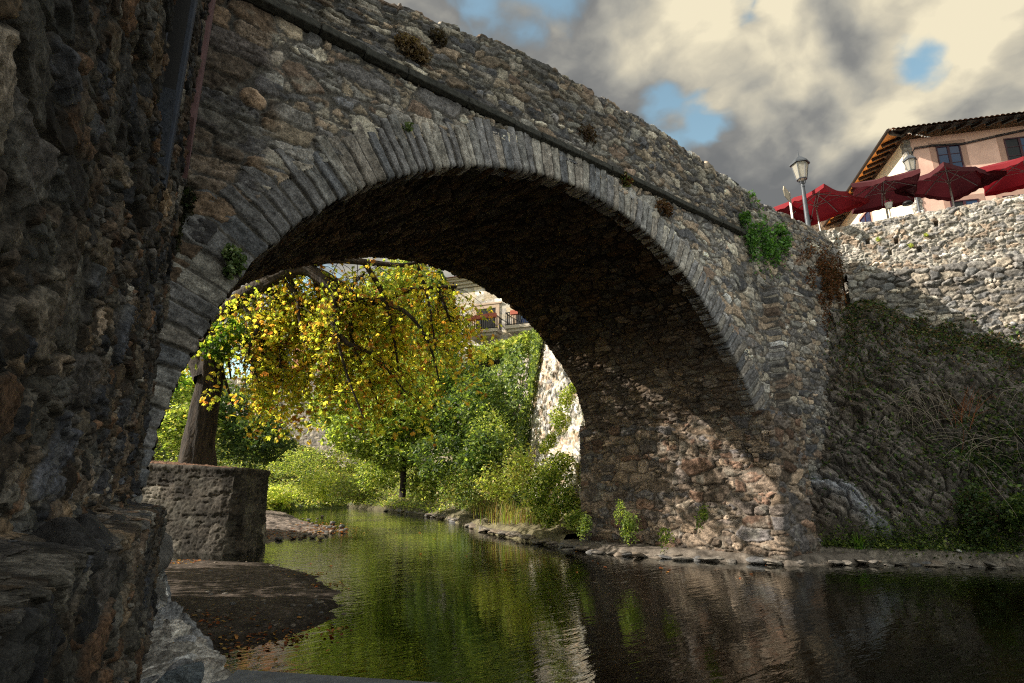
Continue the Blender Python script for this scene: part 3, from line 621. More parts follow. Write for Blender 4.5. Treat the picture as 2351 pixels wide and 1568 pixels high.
def slope_fn(U, V):
    u, v = U*1.15, V*7.2
    th = -.66; a_, b_ = u*math.cos(th)+v*math.sin(th), -u*math.sin(th)+v*math.cos(th)       # beds dip to the right
    a_ = a_+.35*fbm(u, v, 801, 3); b_ = b_+.30*fbm(u*1.3, v*1.3, 802, 4)
    F1, F2, I, J, DX, DY = cells(a_, b_, .62, .15, 820, 1., .6, 2.2); sl_h = h01(I, J, 3); e1 = sst(F2-F1, .02, .16); lay = e1*(.35+.65*sl_h)+(h01(I, J, 5)-.5)*DX*.5-.5*DY*h01(I, J, 6)
    F1b, F2b, Ib, Jb, _, _ = cells(a_, b_, .26, .085, 830, 1., .6, 2.2); f2 = 1-sst(F2b-F1b, .0, .25)*(.4+.6*h01(Ib, Jb, 4))
    rk = sst(V, .13, .2)
    h = rk*(.17*lay+.06*(1-f2)+1.0*fbm(u/1.6, v/1.2, 804, 4)+.38*fbm(u/.5, v/.35, 808, 4)+.10*fbm(u/.2, v/.12, 805, 4))+.03*fbm(u/.1, v/.1, 807, 3)*(1-rk)
    h = h*sst(V, .0, .03)*(1-sst(V, .96, 1))
    c = np.array([.155, .138, .122])*(1+1.3*fbm(a_/.4, b_/.16, 810, 6)+.7*(sl_h-.5)+.5*(h01(Ib, Jb, 8)-.5))[..., None]
    so_ = sst(fbm(u/.9, v/.8, 812, 4), 0, .12)[..., None]; c = c*(1-so_*.6)+np.array([.10, .08, .06])*so_*.6
    vein = np.exp(-((b_+.05*np.sin(a_*3)-1.93)/.16)**2)*sst(a_, -1.7, -1.3)*sst(a_, .9, .5); c = c*(1-vein[..., None]*.85)+np.array([.34, .36, .40])*(1+1.*fbm(a_/.3, b_/.08, 811, 4)[..., None])*vein[..., None]*.85; h = h+.10*vein
    sho = (1-sst(V, .12, .16))[..., None]; c = c*(1-sho)+np.array([.17, .15, .125])*(1+1.5*fbm(u/.12, v/.12, 815, 3)[..., None])*sho
    gap = sst(F2-F1, .10, .0)[..., None]*rk[..., None]; c = c*(1-.55*gap)
    return h, c
relief('rock_slope', np.arange(0, 9, .014), np.concatenate([np.arange(0, .13, .0022), np.arange(.13, 1.0001, .0026)]), slope_base, slope_fn, M['rock'], None)['kind'] = 'structure'

# lower cobble wall on top of the slope and the sunlit terrace wall above it
tl = empty('lower_stone_wall', (19, 3, 6), 'low rough wall of large dark round cobbles under the terrace wall', 'wall')
lpl, LL, _ = polyplan([(17.35, 5.0), (17.75, 4.55), (18.75, 2.1), (19.35, .6), (20.7, -3), (22, -9)])
LZ = lambda s: np.interp(s, [0, 1, 2.6, 4.2, 8, 15], [7.40, 7.40, 7.36, 7.36, 7.4, 7.4])+.06*fbm(s/.35, s*0, 853, 3)
PT2 = [(.24, .22, .19), (.18, .17, .16), (.30, .26, .21), (.14, .14, .14)]
def low_fn(U, V):
    h, c, _ = stones(U, V, .36, .22, 850, [(.20, .19, .18), (.25, .235, .215), (.15, .15, .15), (.30, .26, .21)], (.11, .095, .08), .09, .07, .28, .06, .010, .5, .8, .5, 2.3, .03)
    hb, cb, _ = stones(U, V, .26, .13, 870, PT2, (.20, .18, .155), .05, .08, .25, .06, .012, .6, .9, .6, 2.8)
    m = sst(V+.12*fbm(U/.3, V*0, 871, 2), 2.42, 2.5); h = h*m+hb*(1-m); c = c*m[..., None]+cb*(1-m[..., None])
    return h+.10*fbm(U, V, 851, 3), c
def capbase(f, ztop, th):
    def b(U, V):
        x, y, nx, ny = f(U); zt = ztop(U); a = np.clip(V, 0, 1); t = np.clip(V-1, 0, 1)
        z0 = 4.6 if th > .5 else 7.1
        z = z0+(zt-z0)*a; cz = sst(V, .93, 1.1)
        return np.stack([x-nx*t*th, y-ny*t*th, z], -1), np.stack([nx*(1-cz), ny*(1-cz), cz], -1)
    return b
def capfn(fn, hh, th):
    def g(U, V): return fn(U, np.where(V < 1, V*hh, hh+(V-1)*th))
    return g
relief('wall', np.arange(0, LL, .022), np.concatenate([np.linspace(0, 1, 120), np.linspace(1, 2, 26)[1:]]), capbase(lpl, lambda s: LZ(s), .55), capfn(low_fn, 3.0, .55), M['stone'], tl)
tw = empty('terrace_wall', (18.6, 3, 8), 'sunlit rough rubble wall holding up the umbrella terrace', 'wall')
tpl, TL, _ = polyplan([(16.9, 8.2), (17.95, 5.32), (18.62, 3.58), (19.56, 1.12), (21.2, -3.2), (23.5, -9.3)])
PT = [(.30, .28, .25), (.24, .23, .22), (.35, .32, .28), (.27, .21, .16), (.19, .185, .185), (.32, .25, .19), (.39, .37, .34)]
def ter_fn(U, V):
    h, c, _ = stones(U, V, .20, .115, 900, PT, (.36, .33, .28), .04, .11, .25, .05, .012, .7, .9, .7, 2.6, .03)
    for hx, hz in ((5.1, 1.0), (4.4, 1.05), (4.6, 1.35), (5.6, 1.7), (3.9, 1.5)): h = h-.20*np.exp(-(np.maximum(np.abs(U-hx)/.045, np.abs(V-hz)/.07))**6)
    return h, c
TZ = lambda s: np.interp(s, [0, 3, 5, 7.6, 12, 20], [9.15, 9.2, 9.21, 9.22, 9.3, 9.4])+.04*fbm(s/.3, s*0, 905, 4)
relief('wall', np.arange(0, TL, .019), np.concatenate([np.linspace(0, 1, 110), np.linspace(1, 2, 14)[1:]]), capbase(tpl, TZ, .4), capfn(ter_fn, 2.1, .4), M['stone'], tw)
gt = MB(); gt.add([(17.3, 9.5, 8.3), (18.2, 5.5, 8.3), (19.8, 1.2, 8.3), (23.5, -9, 8.3), (60, -9, 8.3), (60, 12, 8.3), (30, 40, 8.3), (20, 28, 8.3)], [(0, 1, 2, 3, 4, 5, 6, 7)][::-1]); tag(gt.build('terrace_ground', M['slate']), kind='structure')
mb = MB()
for k in range(1): mb.add([(17.9, 5.6, -.7), (23, -9, -.7), (60, -9, -.7), (60, 12, -.7), (17.9, 5.6, 6.0), (24, -9, 6.0), (60, -9, 8), (60, 12, 8)], [(0, 4, 5, 1)])

# =================================================================== FOLIAGE
def leaves(name, P, size, pal, mat, parent=None, up=.5, shape='simple', droop=0., sv=.35, cvar=.25, dirs=None, wts=None):
    """P (n,3) leaf centres -> one mesh of small folded leaves"""
    n = len(P); r = RNG
    nr = r.normal(size=(n, 3)); nr[:, 2] = np.abs(nr[:, 2])+up; nr /= np.linalg.norm(nr, axis=1)[:, None]
    tn = r.normal(size=(n, 3)) if dirs is None else dirs+.45*r.normal(size=(n, 3)); tn[:, 2] -= droop
    tn -= (tn*nr).sum(1)[:, None]*nr; tn /= np.linalg.norm(tn, axis=1)[:, None]+1e-9; bn = np.cross(nr, tn)
    s = size*(1+sv*r.normal(size=n)).clip(.4, 2)
    pal = np.array(pal)*(1.3 if mat in (M['leaf'], M['ivy']) else 1.); ci = r.choice(len(pal), n, p=None if wts is None else np.array(wts)/sum(wts)); c = pal[ci]*(1+cvar*r.normal(size=n)).clip(.4, 1.8)[:, None]
    if shape == 'simple':
        # folded rhombus, 2 quads -> 6 verts
        T = np.array([(-.5, 0, 0), (-.12, .30, .06), (.22, .22, .05), (.5, 0, -.04), (.22, -.22, .05), (-.12, -.30, .06)])
        V = P[:, None]+s[:, None, None]*(T[None, :, 0:1]*tn[:, None]+T[None, :, 1:2]*bn[:, None]+T[None, :, 2:3]*nr[:, None])
        base = (np.arange(n)*6)[:, None]; F = np.concatenate([base+np.array([[0, 3, 2, 1]]), base+np.array([[0, 5, 4, 3]])]); k = 6
    elif shape == 'blade':
        T = np.array([(-.5, -.03, 0), (0, -.045, .08), (.5, 0, -.02), (0, .045, .08)]); V = P[:, None]+s[:, None, None]*(T[None, :, 0:1]*tn[:, None]+T[None, :, 1:2]*bn[:, None]+T[None, :, 2:3]*nr[:, None])
        F = (np.arange(n)*4)[:, None]+np.array([[0, 1, 2, 3]]); k = 4
    else:
        Vs = []; Fs = []; k = 25
        for q, a in enumerate((-1.15, -.6, 0, .6, 1.15)):
            L = (1, .92, .7)[abs(q-2)]; ca, sa = math.cos(a), math.sin(a)
            T = np.array([(.03, 0, 0), (.48, -.19, .03), (.80, -.17, -.05), (1.0, 0, -.30), (.62, .20, .0)])*[L, L, 1]
            T = np.stack([T[:, 0]*ca-T[:, 1]*sa, T[:, 0]*sa+T[:, 1]*ca, T[:, 2]-.12*T[:, 0]], -1)
            Vs.append(P[:, None]+s[:, None, None]*(T[None, :, 0:1]*tn[:, None]+T[None, :, 1:2]*bn[:, None]+T[None, :, 2:3]*nr[:, None]))
            Fs.append((np.arange(n)*25+q*5)[:, None]+np.array([[0, 1, 2, 3, 4]]))
        V = np.concatenate(Vs, 1); F = np.concatenate(Fs)
    return npmesh(name, V.reshape(-1, 3), F, mat, parent, col=np.clip(np.repeat(c, k, 0), .003, 1), smooth=False)
def puff(c, r, n, shell=.55, lump=.6):
    """points in a lumpy ellipsoid, more of them near its skin"""
    c = np.array(c); r = np.array(r if hasattr(r, '__len__') else (r, r, r)); d = RNG.normal(size=(n, 3)); d /= np.linalg.norm(d, axis=1)[:, None]
    q = shell+(1-shell)*RNG.random(n)**.5; q *= 1+lump*fbm(d[:, 0]*2.2+c[0], d[:, 1]*2.2+d[:, 2]*2.7+c[1], int(abs(c[2]*7)), 3)*2
    return c+d*q[:, None]*r
GREEN = [(.11, .155, .035), (.15, .20, .045), (.06, .10, .028), (.20, .24, .06), (.11, .15, .05)]
BRIGHT = [(.27, .33, .08), (.34, .38, .11), (.19, .25, .06), (.42, .40, .16)]
DARK = [(.032, .058, .02), (.05, .085, .026), (.035, .065, .028), (.08, .11, .035)]
OLIVE = [(.20, .22, .07), (.28, .24, .11), (.12, .13, .045), (.12, .19, .05)]
IVY = [(.08, .125, .045), (.11, .16, .06), (.05, .085, .03), (.19, .24, .11)]
DRY = [(.14, .09, .05), (.20, .13, .08), (.10, .06, .035), (.17, .08, .04)]

# chestnut tree
tree = empty('chestnut_tree', (4.06, 17.1, 1.95), 'old chestnut with yellow autumn leaves leaning from the stone block', 'tree')
LIMBS = [
 ([(448, 1085, 15.6), (453, 1030, 15.6), (466, 960, 15.6), (477, 900, 15.6), (485, 850, 15.5), (492, 800, 15.4), (505, 740, 15.2), (545, 690, 14.9), (600, 655, 14.5), (650, 630, 14.2), (700, 618, 13.9), (735, 640, 13.7), (765, 668, 13.6), (800, 688, 13.6), (870, 692, 13.6), (930, 668, 13.6), (1000, 660, 13.4), (1050, 658, 13.2)],
  [.46, .38, .34, .32, .31, .27, .26,   .20, .19, .18, .16, .14, .13, .12, .09, .07, .05, .03]),
 ([(470, 870, 15.5), (440, 800, 15.7), (415, 745, 15.9), (370, 690, 16.2), (310, 600, 16.6)], [.3, .2, .18, .16, .1]),
 ([(690, 618, 14), (740, 596, 13.6), (800, 598, 13.2), (860, 604, 12.9), (930, 608, 12.6), (985, 590, 12.4)], [.14, .11, .09, .07, .05, .03]),
 ([(840, 606, 13.0), (872, 660, 13.2), (890, 710, 13.3), (905, 780, 13.4), (915, 850, 13.5)], [.07, .06, .05, .035, .02]),
 ([(768, 668, 13.6), (765, 720, 13.5), (770, 755, 13.5), (800, 790, 13.4), (850, 810, 13.3), (890, 850, 13.2), (930, 900, 13.1)], [.11, .08, .07, .06, .05, .035, .02]),
 ([(795, 690, 13.6), (805, 730, 13.8), (810, 790, 13.9), (845, 870, 14), (870, 930, 14)], [.09, .06, .05, .035, .02]),
 ([(770, 750, 13.5), (780, 800, 13.3), (800, 870, 13.2), (835, 960, 13.1)], [.05, .035, .03, .015]),
 ([(640, 635, 14.3), (680, 680, 14.1), (685, 720, 14.0), (700, 790, 13.9)], [.08, .05, .04, .02]),
 ([(545, 690, 14.9), (590, 740, 14.6), (575, 790, 14.5), (560, 840, 14.4)], [.09, .06, .05, .03]),
 ([(950, 590, 12.5), (970, 640, 12.7), (985, 700, 12.8), (1000, 800, 12.9)], [.04, .04, .03, .015]),
 ([(700, 618, 13.9), (760, 640, 14.2), (820, 690, 14.8), (900, 760, 15.0), (960, 850, 15.2)], [.16, .12, .10, .06, .03]),
 ([(600, 655, 14.5), (660, 690, 15.2), (720, 760, 15.6), (760, 860, 15.9)], [.16, .12, .08, .03]),
 ([(870, 692, 13.6), (935, 720, 12.8), (985, 790, 12.6), (1010, 880, 12.6)], [.07, .05, .035, .015]),
 ([(800, 688, 13.6), (812, 650, 13.2), (835, 630, 12.6)], [.06, .045, .03])]
def smoothpts(pts, rad, n=6):
    P = [Q(p[0], p[1], p[2]+max(0, (p[0]-650)/400)*1.6) for p in pts]; out = []; rr = []
    for i in range(len(P)-1):
        p0, p1, p2, p3 = P[max(i-1, 0)], P[i], P[i+1], P[min(i+2, len(P)-1)]
        for k in range(n):
            t_ = k/n; out.append(.5*((2*p1)+(p2-p0)*t_+(2*p0-5*p1+4*p2-p3)*t_*t_+(3*p1-p0-3*p2+p3)*t_**3)); rr.append(rad[i]+(rad[i+1]-rad[i])*t_)
    out.append(P[-1]); rr.append(rad[-1]); return out, rr
def bark_tube(name, pts, rad, n, parent):
    mb = MB(); mb.tube(pts, rad, n); V = np.array([tuple(v) for v in mb.v]); 
    ang = np.tile(np.arange(n)/n*2*math.pi, len(pts)); cen = np.repeat(np.array([tuple(p) for p in pts]), n, 0); k = np.repeat(np.arange(len(pts)), n)
    d = V-cen; rr = np.linalg.norm(d, axis=1)
    rid = .20*np.abs(np.sin(ang*4.5+.12*k+2*fbm(k/7, ang*0, 5)))+.35*fbm(k/5., ang*1.2, 9, 3)
    if parent.name.startswith('chestnut') and len(pts) > 60: rid = rid+np.where(k < 8, (8-k)/8.*.28*np.maximum(0, np.cos(ang*3+1)), 0)
    V = cen+d*(1+rid)[:, None]
    F4 = np.array([f for f in mb.f if len(f) == 4]); o = npmesh(name, V, F4, M['bark'], parent); return o
limbpts = []
for i, (pts, rad) in enumerate(LIMBS):
    sp, sr = smoothpts(pts, rad); bark_tube('trunk' if i == 0 else 'branch', sp, [r*.92 for r in sr], 28 if i == 0 else 10, tree)
    for p, r_ in zip(sp, sr):
        if r_ < .27: limbpts.append((p, r_))
AUT = [(.36, .38, .07), (.50, .45, .09), (.50, .35, .08), (.25, .31, .06), (.42, .22, .06), (.16, .21, .045), (.28, .12, .04)]
tw_mb = MB(); LP = []; LD = []
rnd = random.Random(5)
for i_, pts_ in enumerate(([(520, 720, 15), (560, 790, 14.8), (595, 880, 14.6)], [(545, 690, 14.9), (522, 770, 15.2), (530, 870, 15.4)], [(620, 645, 14.4), (640, 740, 14.8), (645, 850, 14.9)], [(580, 665, 14.6), (600, 760, 15.1), (612, 860, 15.3)], [(490, 790, 15.4), (510, 850, 15.6), (535, 930, 15.6)], [(660, 626, 14.1), (700, 720, 14.6), (735, 820, 14.8)], [(720, 630, 13.8), (745, 730, 14.3), (770, 830, 14.6)], [(1000, 660, 13.4), (1020, 700, 13.3), (1035, 740, 13.3)])):
    sp, sr = smoothpts(pts_, [.06, .04, .02]); bark_tube('branch', sp, sr, 8, tree)
    for w_ in range(4 if i_ < 6 else 2): limbpts += list(zip(sp, sr))
for q in range(860):
    p, r_ = rnd.choice(limbpts); p = Vector(p)
    a = rnd.uniform(0, 2*math.pi); L = rnd.uniform(.9, 2.6); d = VF(math.cos(a), abs(math.sin(a)) if rnd.random() < .8 else math.sin(a), rnd.uniform(-.35, .3)); pts = [p.copy()]; st = L/9
    for k in range(9):
        d = (d+Vector((0, 0, -.20-.03*k))+Vector((rnd.gauss(0, .09), rnd.gauss(0, .09), rnd.gauss(0, .06)))).normalized(); pts.append(pts[-1]+d*st)
    if pts[-1].z < 2.6 or min(p_.y for p_ in pts) < 10.9: continue
    if any(p_.z < 5.0 and math.hypot(p_.x-3.85, p_.y-16.9) < 1.15 for p_ in pts): continue
    tw_mb.tube(pts[::2], [.012, .009, .007, .005, .003], 4, False)
    for k in range(2, 10):
        for _ in range(2 if k < 5 else 3):
            LP.append(pts[k]+Vector((rnd.gauss(0, .10), rnd.gauss(0, .10), rnd.gauss(-.03, .08)))); LD.append(Vector((rnd.gauss(0, 1), rnd.gauss(0, 1), -.5)))
tw_mb.build('twigs', M['bark'], tree)
LP = np.array([tuple(p) for p in LP]); LD = np.array([tuple(p) for p in LD])
leaves('crown', LP, .084, AUT, M['autumn'], tree, up=.25, shape='palm', droop=.7, dirs=LD, wts=[5, 4, 1.8, 4, 1.1, 2.4, .8])
leaves('crown', (LP+RNG.normal(size=LP.shape)*.10)[::2], .10, AUT, M['autumn'], tree, up=.2, droop=.9, wts=[5, 4, 2.4, 3, 2.2, 2.4, 1.8])
# darker green sprays round the trunk fork
c1 = np.concatenate([puff(Q(x, y, F), (.5, .5, .4), n, .2) for x, y, F, n in ((500, 800, 14.6, 160), (540, 760, 14.4, 120), (410, 870, 16.2, 70))])
leaves('crown', c1, .13, [(.05, .11, .02), (.09, .16, .03), (.16, .22, .03), (.03, .07, .015)], M['autumn'], tree, up=.3, shape='palm', droop=.4)
cr_top = np.concatenate([puff(VF(*a), (2.2, 2.2, 1.3), 500, .4) for a in ((-8.5, 18, 10.5),)])
leaves('crown', cr_top, .15, AUT, M['autumn'], tree, up=.3, shape='palm', droop=.3)

shade_cr = np.concatenate([puff(c_, (1.9, 1.9, 1.3), 520, .35) for c_ in ((-.5, 14.5, 4.6), (-3., 15.2, 5.6), (-1.5, 13.2, 4.2))]+[puff(c_, (1.0, 1.0, .6), 300, .2) for c_ in ((-.4, 14.4, 2.9), (.3, 13.9, 2.4), (-.2, 13.2, 3.2))]+[puff(c_, (1.2, 1.2, .6), 120, .2) for c_ in ((4.1, 14.2, 8.3), (5.6, 14.6, 8.7), (2.8, 15.4, 8.3), (6.6, 13.6, 8.4), (4.6, 13.0, 8.2), (7.6, 12.8, 8.6), (5.2, 12.2, 8.6), (3.2, 13.4, 7.9))])  # unseen leaf clusters added to shade the sand bank and dapple the pier
for c_ in ((-.5, 14.5, 4.6), (-3., 15.2, 5.6), (-1.5, 13.2, 4.2), (-.4, 14.4, 2.9), (.3, 13.9, 2.6), (4.1, 14.2, 8.3), (5.6, 14.6, 8.7), (2.8, 15.4, 8.3), (6.6, 13.6, 8.4), (4.6, 13.0, 8.2), (7.6, 12.8, 8.6), (5.2, 12.2, 8.6), (3.2, 13.4, 7.9)):  # boughs reaching out to the added shading clusters
    a_, b_ = Vector((3.3, 17.1, 5.4)) if c_[0] < 1 else Vector((5.0, 15.9, 7.75)), Vector(c_); md = (a_+b_)/2+Vector((0, 0, .35))
    bark_tube('branch', [a_, a_*.5+md*.5+Vector((0, 0, .1)), md, md*.5+b_*.5+Vector((0, 0, .1)), b_], [.09, .08, .06, .045, .02], 8, tree)
leaves('crown', shade_cr, .13, AUT, M['autumn'], tree, up=.3, shape='palm', droop=.3)
# block under the tree
blk = empty('stone_block', (4.3, 16, 0), 'massive old stone and mortar block carrying the chestnut tree', 'masonry block')
BP = [(.8, 20.2), (2.95, 17.35), (4.12, 15.25), (4.30, 15.05), (4.52, 14.98), (4.75, 15.05), (5.40, 15.85), (5.75, 16.45), (5.95, 17.1), (6.0, 17.9), (5.6, 21.)]
kpl, KL, KS = polyplan(BP)
def blk_base(U, V):
    x, y, nx, ny = kpl(U); zt = np.interp(U, [0, KS[2], KS[6], KL], [2.25, 2.0, 1.95, 1.9]); a = np.clip(V, 0, 1); t = np.clip(V-1, 0, 1); cz = sst(V, .94, 1.08)
    cx, cy = 3.2, 18.3; k = t*.6
    return np.stack([(x-nx*zt*a*.07)*(1-k)+cx*k, (y-ny*zt*a*.07)*(1-k)+cy*k, -.3+(zt+.3)*a+.12*t], -1), np.stack([nx*(1-cz), ny*(1-cz), cz], -1)
def blk_fn(U, V):
    Z = V*2.3; h, c, _ = stones(U, Z, .55, .30, 950, [(.046, .041, .035), (.056, .049, .041), (.040, .036, .031), (.066, .06, .05)], (.050, .045, .038), .008, .03, .18, .006, .012, .35, .4, .3)
    h = h+.07*np.exp(-((V-.985)/.03)**2); face = sst(U, KS[5]-.1, KS[5]+.1); c = c*(1+.7*face[..., None]*sst(fbm(U/.7, Z/.9, 955, 4), -.1, .15)[..., None])  # right face coloured lighter, imitating reflected light
    h = h+.09*fbm(U/.5, Z/.45, 951, 6)+.04*fbm(U/.1, Z/.08, 953, 4)-.02*np.exp(-((Z-.62+.16*fbm(U/.6, U*0, 958, 3))/.02)**2)*sst(fbm(U/.5, Z, 967, 2), -.1, .1)-.02*np.exp(-((Z-1.25+.16*fbm(U/.5, U*0, 959, 3))/.02)**2)*sst(fbm(U/.5, Z, 968, 2), -.1, .1)-.04*sst(fbm(U/.5, Z/.10, 952, 4), .14, .2)
    top = sst(V, 1.0, 1.06)[..., None]; c = c*(1-top)+np.array([.13, .075, .05])*(1+1.2*fbm(U/.1, V*4, 957, 4)[..., None])*top
    return h, c
relief('block', np.arange(0, KL, .025), np.concatenate([np.linspace(0, 1, 100), np.linspace(1, 2, 20)[1:]]), blk_base, blk_fn, M['rock'], blk)

# hillside beyond, on the left and round the bend
def hill_z(U, V):
    # foot line x + .. : water edge from (14.6,40) round to the left
    d1 = (V-27.5-.55*(U+2))*.80; z = np.clip(d1*.50, -.6, 8.0)+.9*fbm(U/3, V/3, 820, 4)*sst(d1, 0, 3); return z
HC = lambda U, V, z: np.array([.05, .065, .02])*(1+fbm(U/.5, V/.5, 822, 4)[..., None])
terrain('hillside', -30, 30, 20, 75, .5, hill_z, HC, M['earth'])
def onfield(zf, x0, x1, y0, y1, n, cond=None, lift=.15):
    U = RNG.uniform(x0, x1, n); V = RNG.uniform(y0, y1, n); z = zf(U, V); lm = .45*np.maximum(fbm(U/.9, V/.9, 830, 3), -.1)*2
    m = (z > .05) & ((cond(U, V, z)) if cond else True); return np.stack([U, V, z+lm*RNG.random(n)+lift*RNG.random(n)], -1)[m]
vm = lambda U, V, z: (U*math.cos(YAW)-V*math.sin(YAW) > -25) & (np.abs((U*math.cos(YAW)-V*math.sin(YAW))/(U*math.sin(YAW)+V*math.cos(YAW))+.35) < .36)
HP = onfield(hill_z, -14, 34, 24, 56, 110000, vm)
tag(leaves('ground_cover', HP, .20, GREEN+BRIGHT+[(.25, .22, .09)], M['ivy'], None, up=.8), kind='stuff')

# right bank beyond the bridge: terrain strip, retaining wall and ivy
ew = empty('retaining_wall', (13.4, 13, 0), 'bright sunlit rubble retaining wall just beyond the bridge', 'wall')
epl, EL, _ = polyplan([(14.6, 15.5), (13.2, 12.6), (12.35, 10.62), (12.35, 10.2)])
relief('wall', np.arange(0, EL, .03), np.arange(-.2, 7.4, .03), wallbase(epl, .05), lambda U, V: stones(U, V, .33, .20, 970, [tuple(np.array(q)*1.6) for q in PT], (.50, .45, .38), .05, .08, .22, .04, .01, .6, .9, .5, 2.5)[:2], M['stone'], ew)
iw = empty('ivy_wall', (17, 21, 0), 'high wall beyond the bridge smothered in green ivy', 'ivy wall')
ipl, IL, _ = polyplan([(24.5, 36), (20.5, 27), (18.1, 23.4), (16.0, 18.6), (14.55, 15.45)])
relief('wall', np.arange(0, IL, .1), np.arange(-.2, 7.0, .1), wallbase(ipl, .08), lambda U, V: stones(U, V, .33, .20, 980, PT, (.3, .27, .22))[:2], M['stone'], iw)
def on_wall(f, L, z0, z1, n, out=.25, lean=.08, lump=.5, k=0):
    s = RNG.uniform(0, L, n); z = RNG.uniform(z0, z1, n); x, y, nx, ny = f(s); o = out*RNG.random(n)+lump*np.maximum(0, fbm(s/1.1, z/1.1, 990+k, 3)+.15)
    return np.stack([x-nx*z*lean+nx*o, y-ny*z*lean+ny*o, z], -1)
leaves('ivy', on_wall(ipl, IL, .1, 7.1, 36000, .3, .08, 1.5), .15, IVY+BRIGHT[:1], M['ivy'], iw, up=.2, droop=.8)
s = RNG.uniform(0, 1.3, 2600); x, y, nx, ny = epl(s); z = 7.4-RNG.random(2600)**1.2*(3.6-2.2*s)
leaves('ivy', np.stack([x-nx*z*.05+nx*.2, y-ny*z*.05+ny*.2, z], -1), .15, IVY+BRIGHT[:2], M['ivy'], ew, up=.2, droop=.8)
# top of the ivy wall
tp = np.concatenate([puff((x_, y_, 7.0+(y_-15)*.17), (.7, .7, .45), 900, .3) for x_, y_ in ((15.2, 16), (16.2, 18), (17, 20), (18, 22.2), (19.2, 24), (20.4, 26))])
leaves('ivy', tp, .15, BRIGHT+GREEN[:2], M['ivy'], iw, up=.7)
def bank_z(U, V):
    ex = np.interp(V, [5, 8.9, 11.5, 14.3, 17.5, 23.5, 35, 44, 60], [12.1, 11.05, 11.5, 12.3, 13.6, 16.4, 18.8, 19.5, 19])+.25*fbm(V/1.2, V*0, 840, 4)
    d = U-ex; return np.clip(d*1.1, -.6, .30)+np.clip((d-.5)*.45*sst(V, 10.4, 12), 0, 3.5)+.06*fbm(U/.3, V/.3, 841, 4)
def bank_c(U, V, z): return np.array([.15, .135, .085])*(1+1.4*fbm(U/.2, V/.2, 842, 4)[..., None])*(1-.4*sst(V, 20, 26))[..., None]
terrain('river_bank', 10.4, 26, 10.9, 60, .09, bank_z, bank_c, M['earth'])
gp = onfield(bank_z, 12, 26, 12.0, 60, 75000, lambda U, V, z: z > np.where(V > 24, .15, .42))
tag(leaves('bank_undergrowth', gp, .13, OLIVE+GREEN+BRIGHT, M['leaf'], None, up=.8), kind='stuff')

# trees and shrubs as things
def shrub(name, label, cat, blobs, size, pal, mat='leaf', group=None, up=.4, droop=0, stem=None, shell=.45):
    base = Vector(blobs[0][0]); e_ = empty(name, (base.x, base.y, 0), label, cat, group)
    P = np.concatenate([puff(b_[0], b_[1], b_[2], shell) for b_ in blobs])
    if 'weed' in name: P[:, 2] -= (RNG.random(len(P))**3)*.22
    leaves('crown' if 'tree' in name else 'foliage', P, size, pal, M[mat], e_, up=up, droop=droop)
    if stem:
        for st in stem: bark_tube('trunk' if 'tree' in name else 'stem', [Vector(p) for p in st[0]], st[1], 10, e_)
    return e_
def spine(a, b, n=9, r0=.13, r1=.05):
    a, b = Vector(a), Vector(b); return ([a+(b-a)*(k/(n-1))+Vector((.05*math.sin(k*1.3), .05*math.cos(k), 0)) for k in range(n)], [r0+(r1-r0)*k/(n-1) for k in range(n)])
F0 = 26
def blobsQ(lst): return [(Q(x, y, F), r, n) for x, y, F, r, n in lst]
tb = Q(925, 1142, 24)
shrub('green_tree', 'bushy green riverside tree with a slim straight dark trunk', 'tree', blobsQ([(925, 960, 24, (1.5, 1.5, 1.3), 5200), (860, 900, 25, (1.6, 1.6, 1.4), 5200), (970, 880, 25, (1.5, 1.5, 1.5), 5000), (820, 990, 24, (1.5, 1.5, 1.0), 4200), (1000, 980, 25, (1.2, 1.2, 1.1), 3200), (760, 930, 25.5, (1.2, 1.2, 1.2), 2600), (1010, 900, 26, (1.1, 1.1, 1.1), 2400), (900, 1040, 23.5, (1.3, 1.3, .7), 2200)]), .15, GREEN+BRIGHT[:3], stem=[spine(tb, Q(920, 900, 24), r0=.13, r1=.07), spine(Q(922, 1000, 24), Q(850, 900, 25), r0=.06, r1=.03), spine(Q(922, 980, 24), Q(985, 890, 25), r0=.06, r1=.03)])
shrub('evergreen_tree', 'tall dark evergreen tree left of the pale stone building', 'tree', blobsQ([(1020, 710, 31, (.7, .7, 1.3), 2000), (1028, 780, 31, (.95, .95, 1.3), 2600), (1015, 860, 30, (1.3, 1.3, 1.3), 3000), (1005, 650, 31, (.5, .5, .8), 800), (985, 760, 31, (.8, .8, 1.3), 1800)]), .16, DARK+GREEN[:1], stem=[spine(Q(1040, 1040, 31), Q(1042, 650, 31), r0=.2, r1=.05)])
shrub('lime_green_tree', 'light green leafy tree rising behind the chestnut boughs', 'tree', blobsQ([(900, 700, 33, (1.9, 1.9, 1.9), 4200), (940, 640, 33, (1.5, 1.5, 1.2), 2500), (860, 800, 33, (1.7, 1.7, 1.6), 3200), (960, 780, 33, (1.5, 1.5, 1.6), 2600)]), .2, GREEN+BRIGHT, stem=[spine(Q(900, 1080, 33), Q(905, 700, 33), r0=.25, r1=.08)])
shrub('dark_bush', 'dark leafy thicket between the slim tree and the ivy wall', 'bush', blobsQ([(1060, 960, 23, (1.2, 1.2, 1.4), 3600), (1110, 930, 21, (.9, .9, 1.2), 2400), (1020, 1050, 22, (1.2, 1.2, .8), 2200), (1110, 1040, 19, (.8, .8, .8), 1800), (1070, 880, 24, (.9, .9, 1.), 2000)]), .13, DARK+GREEN[:2])
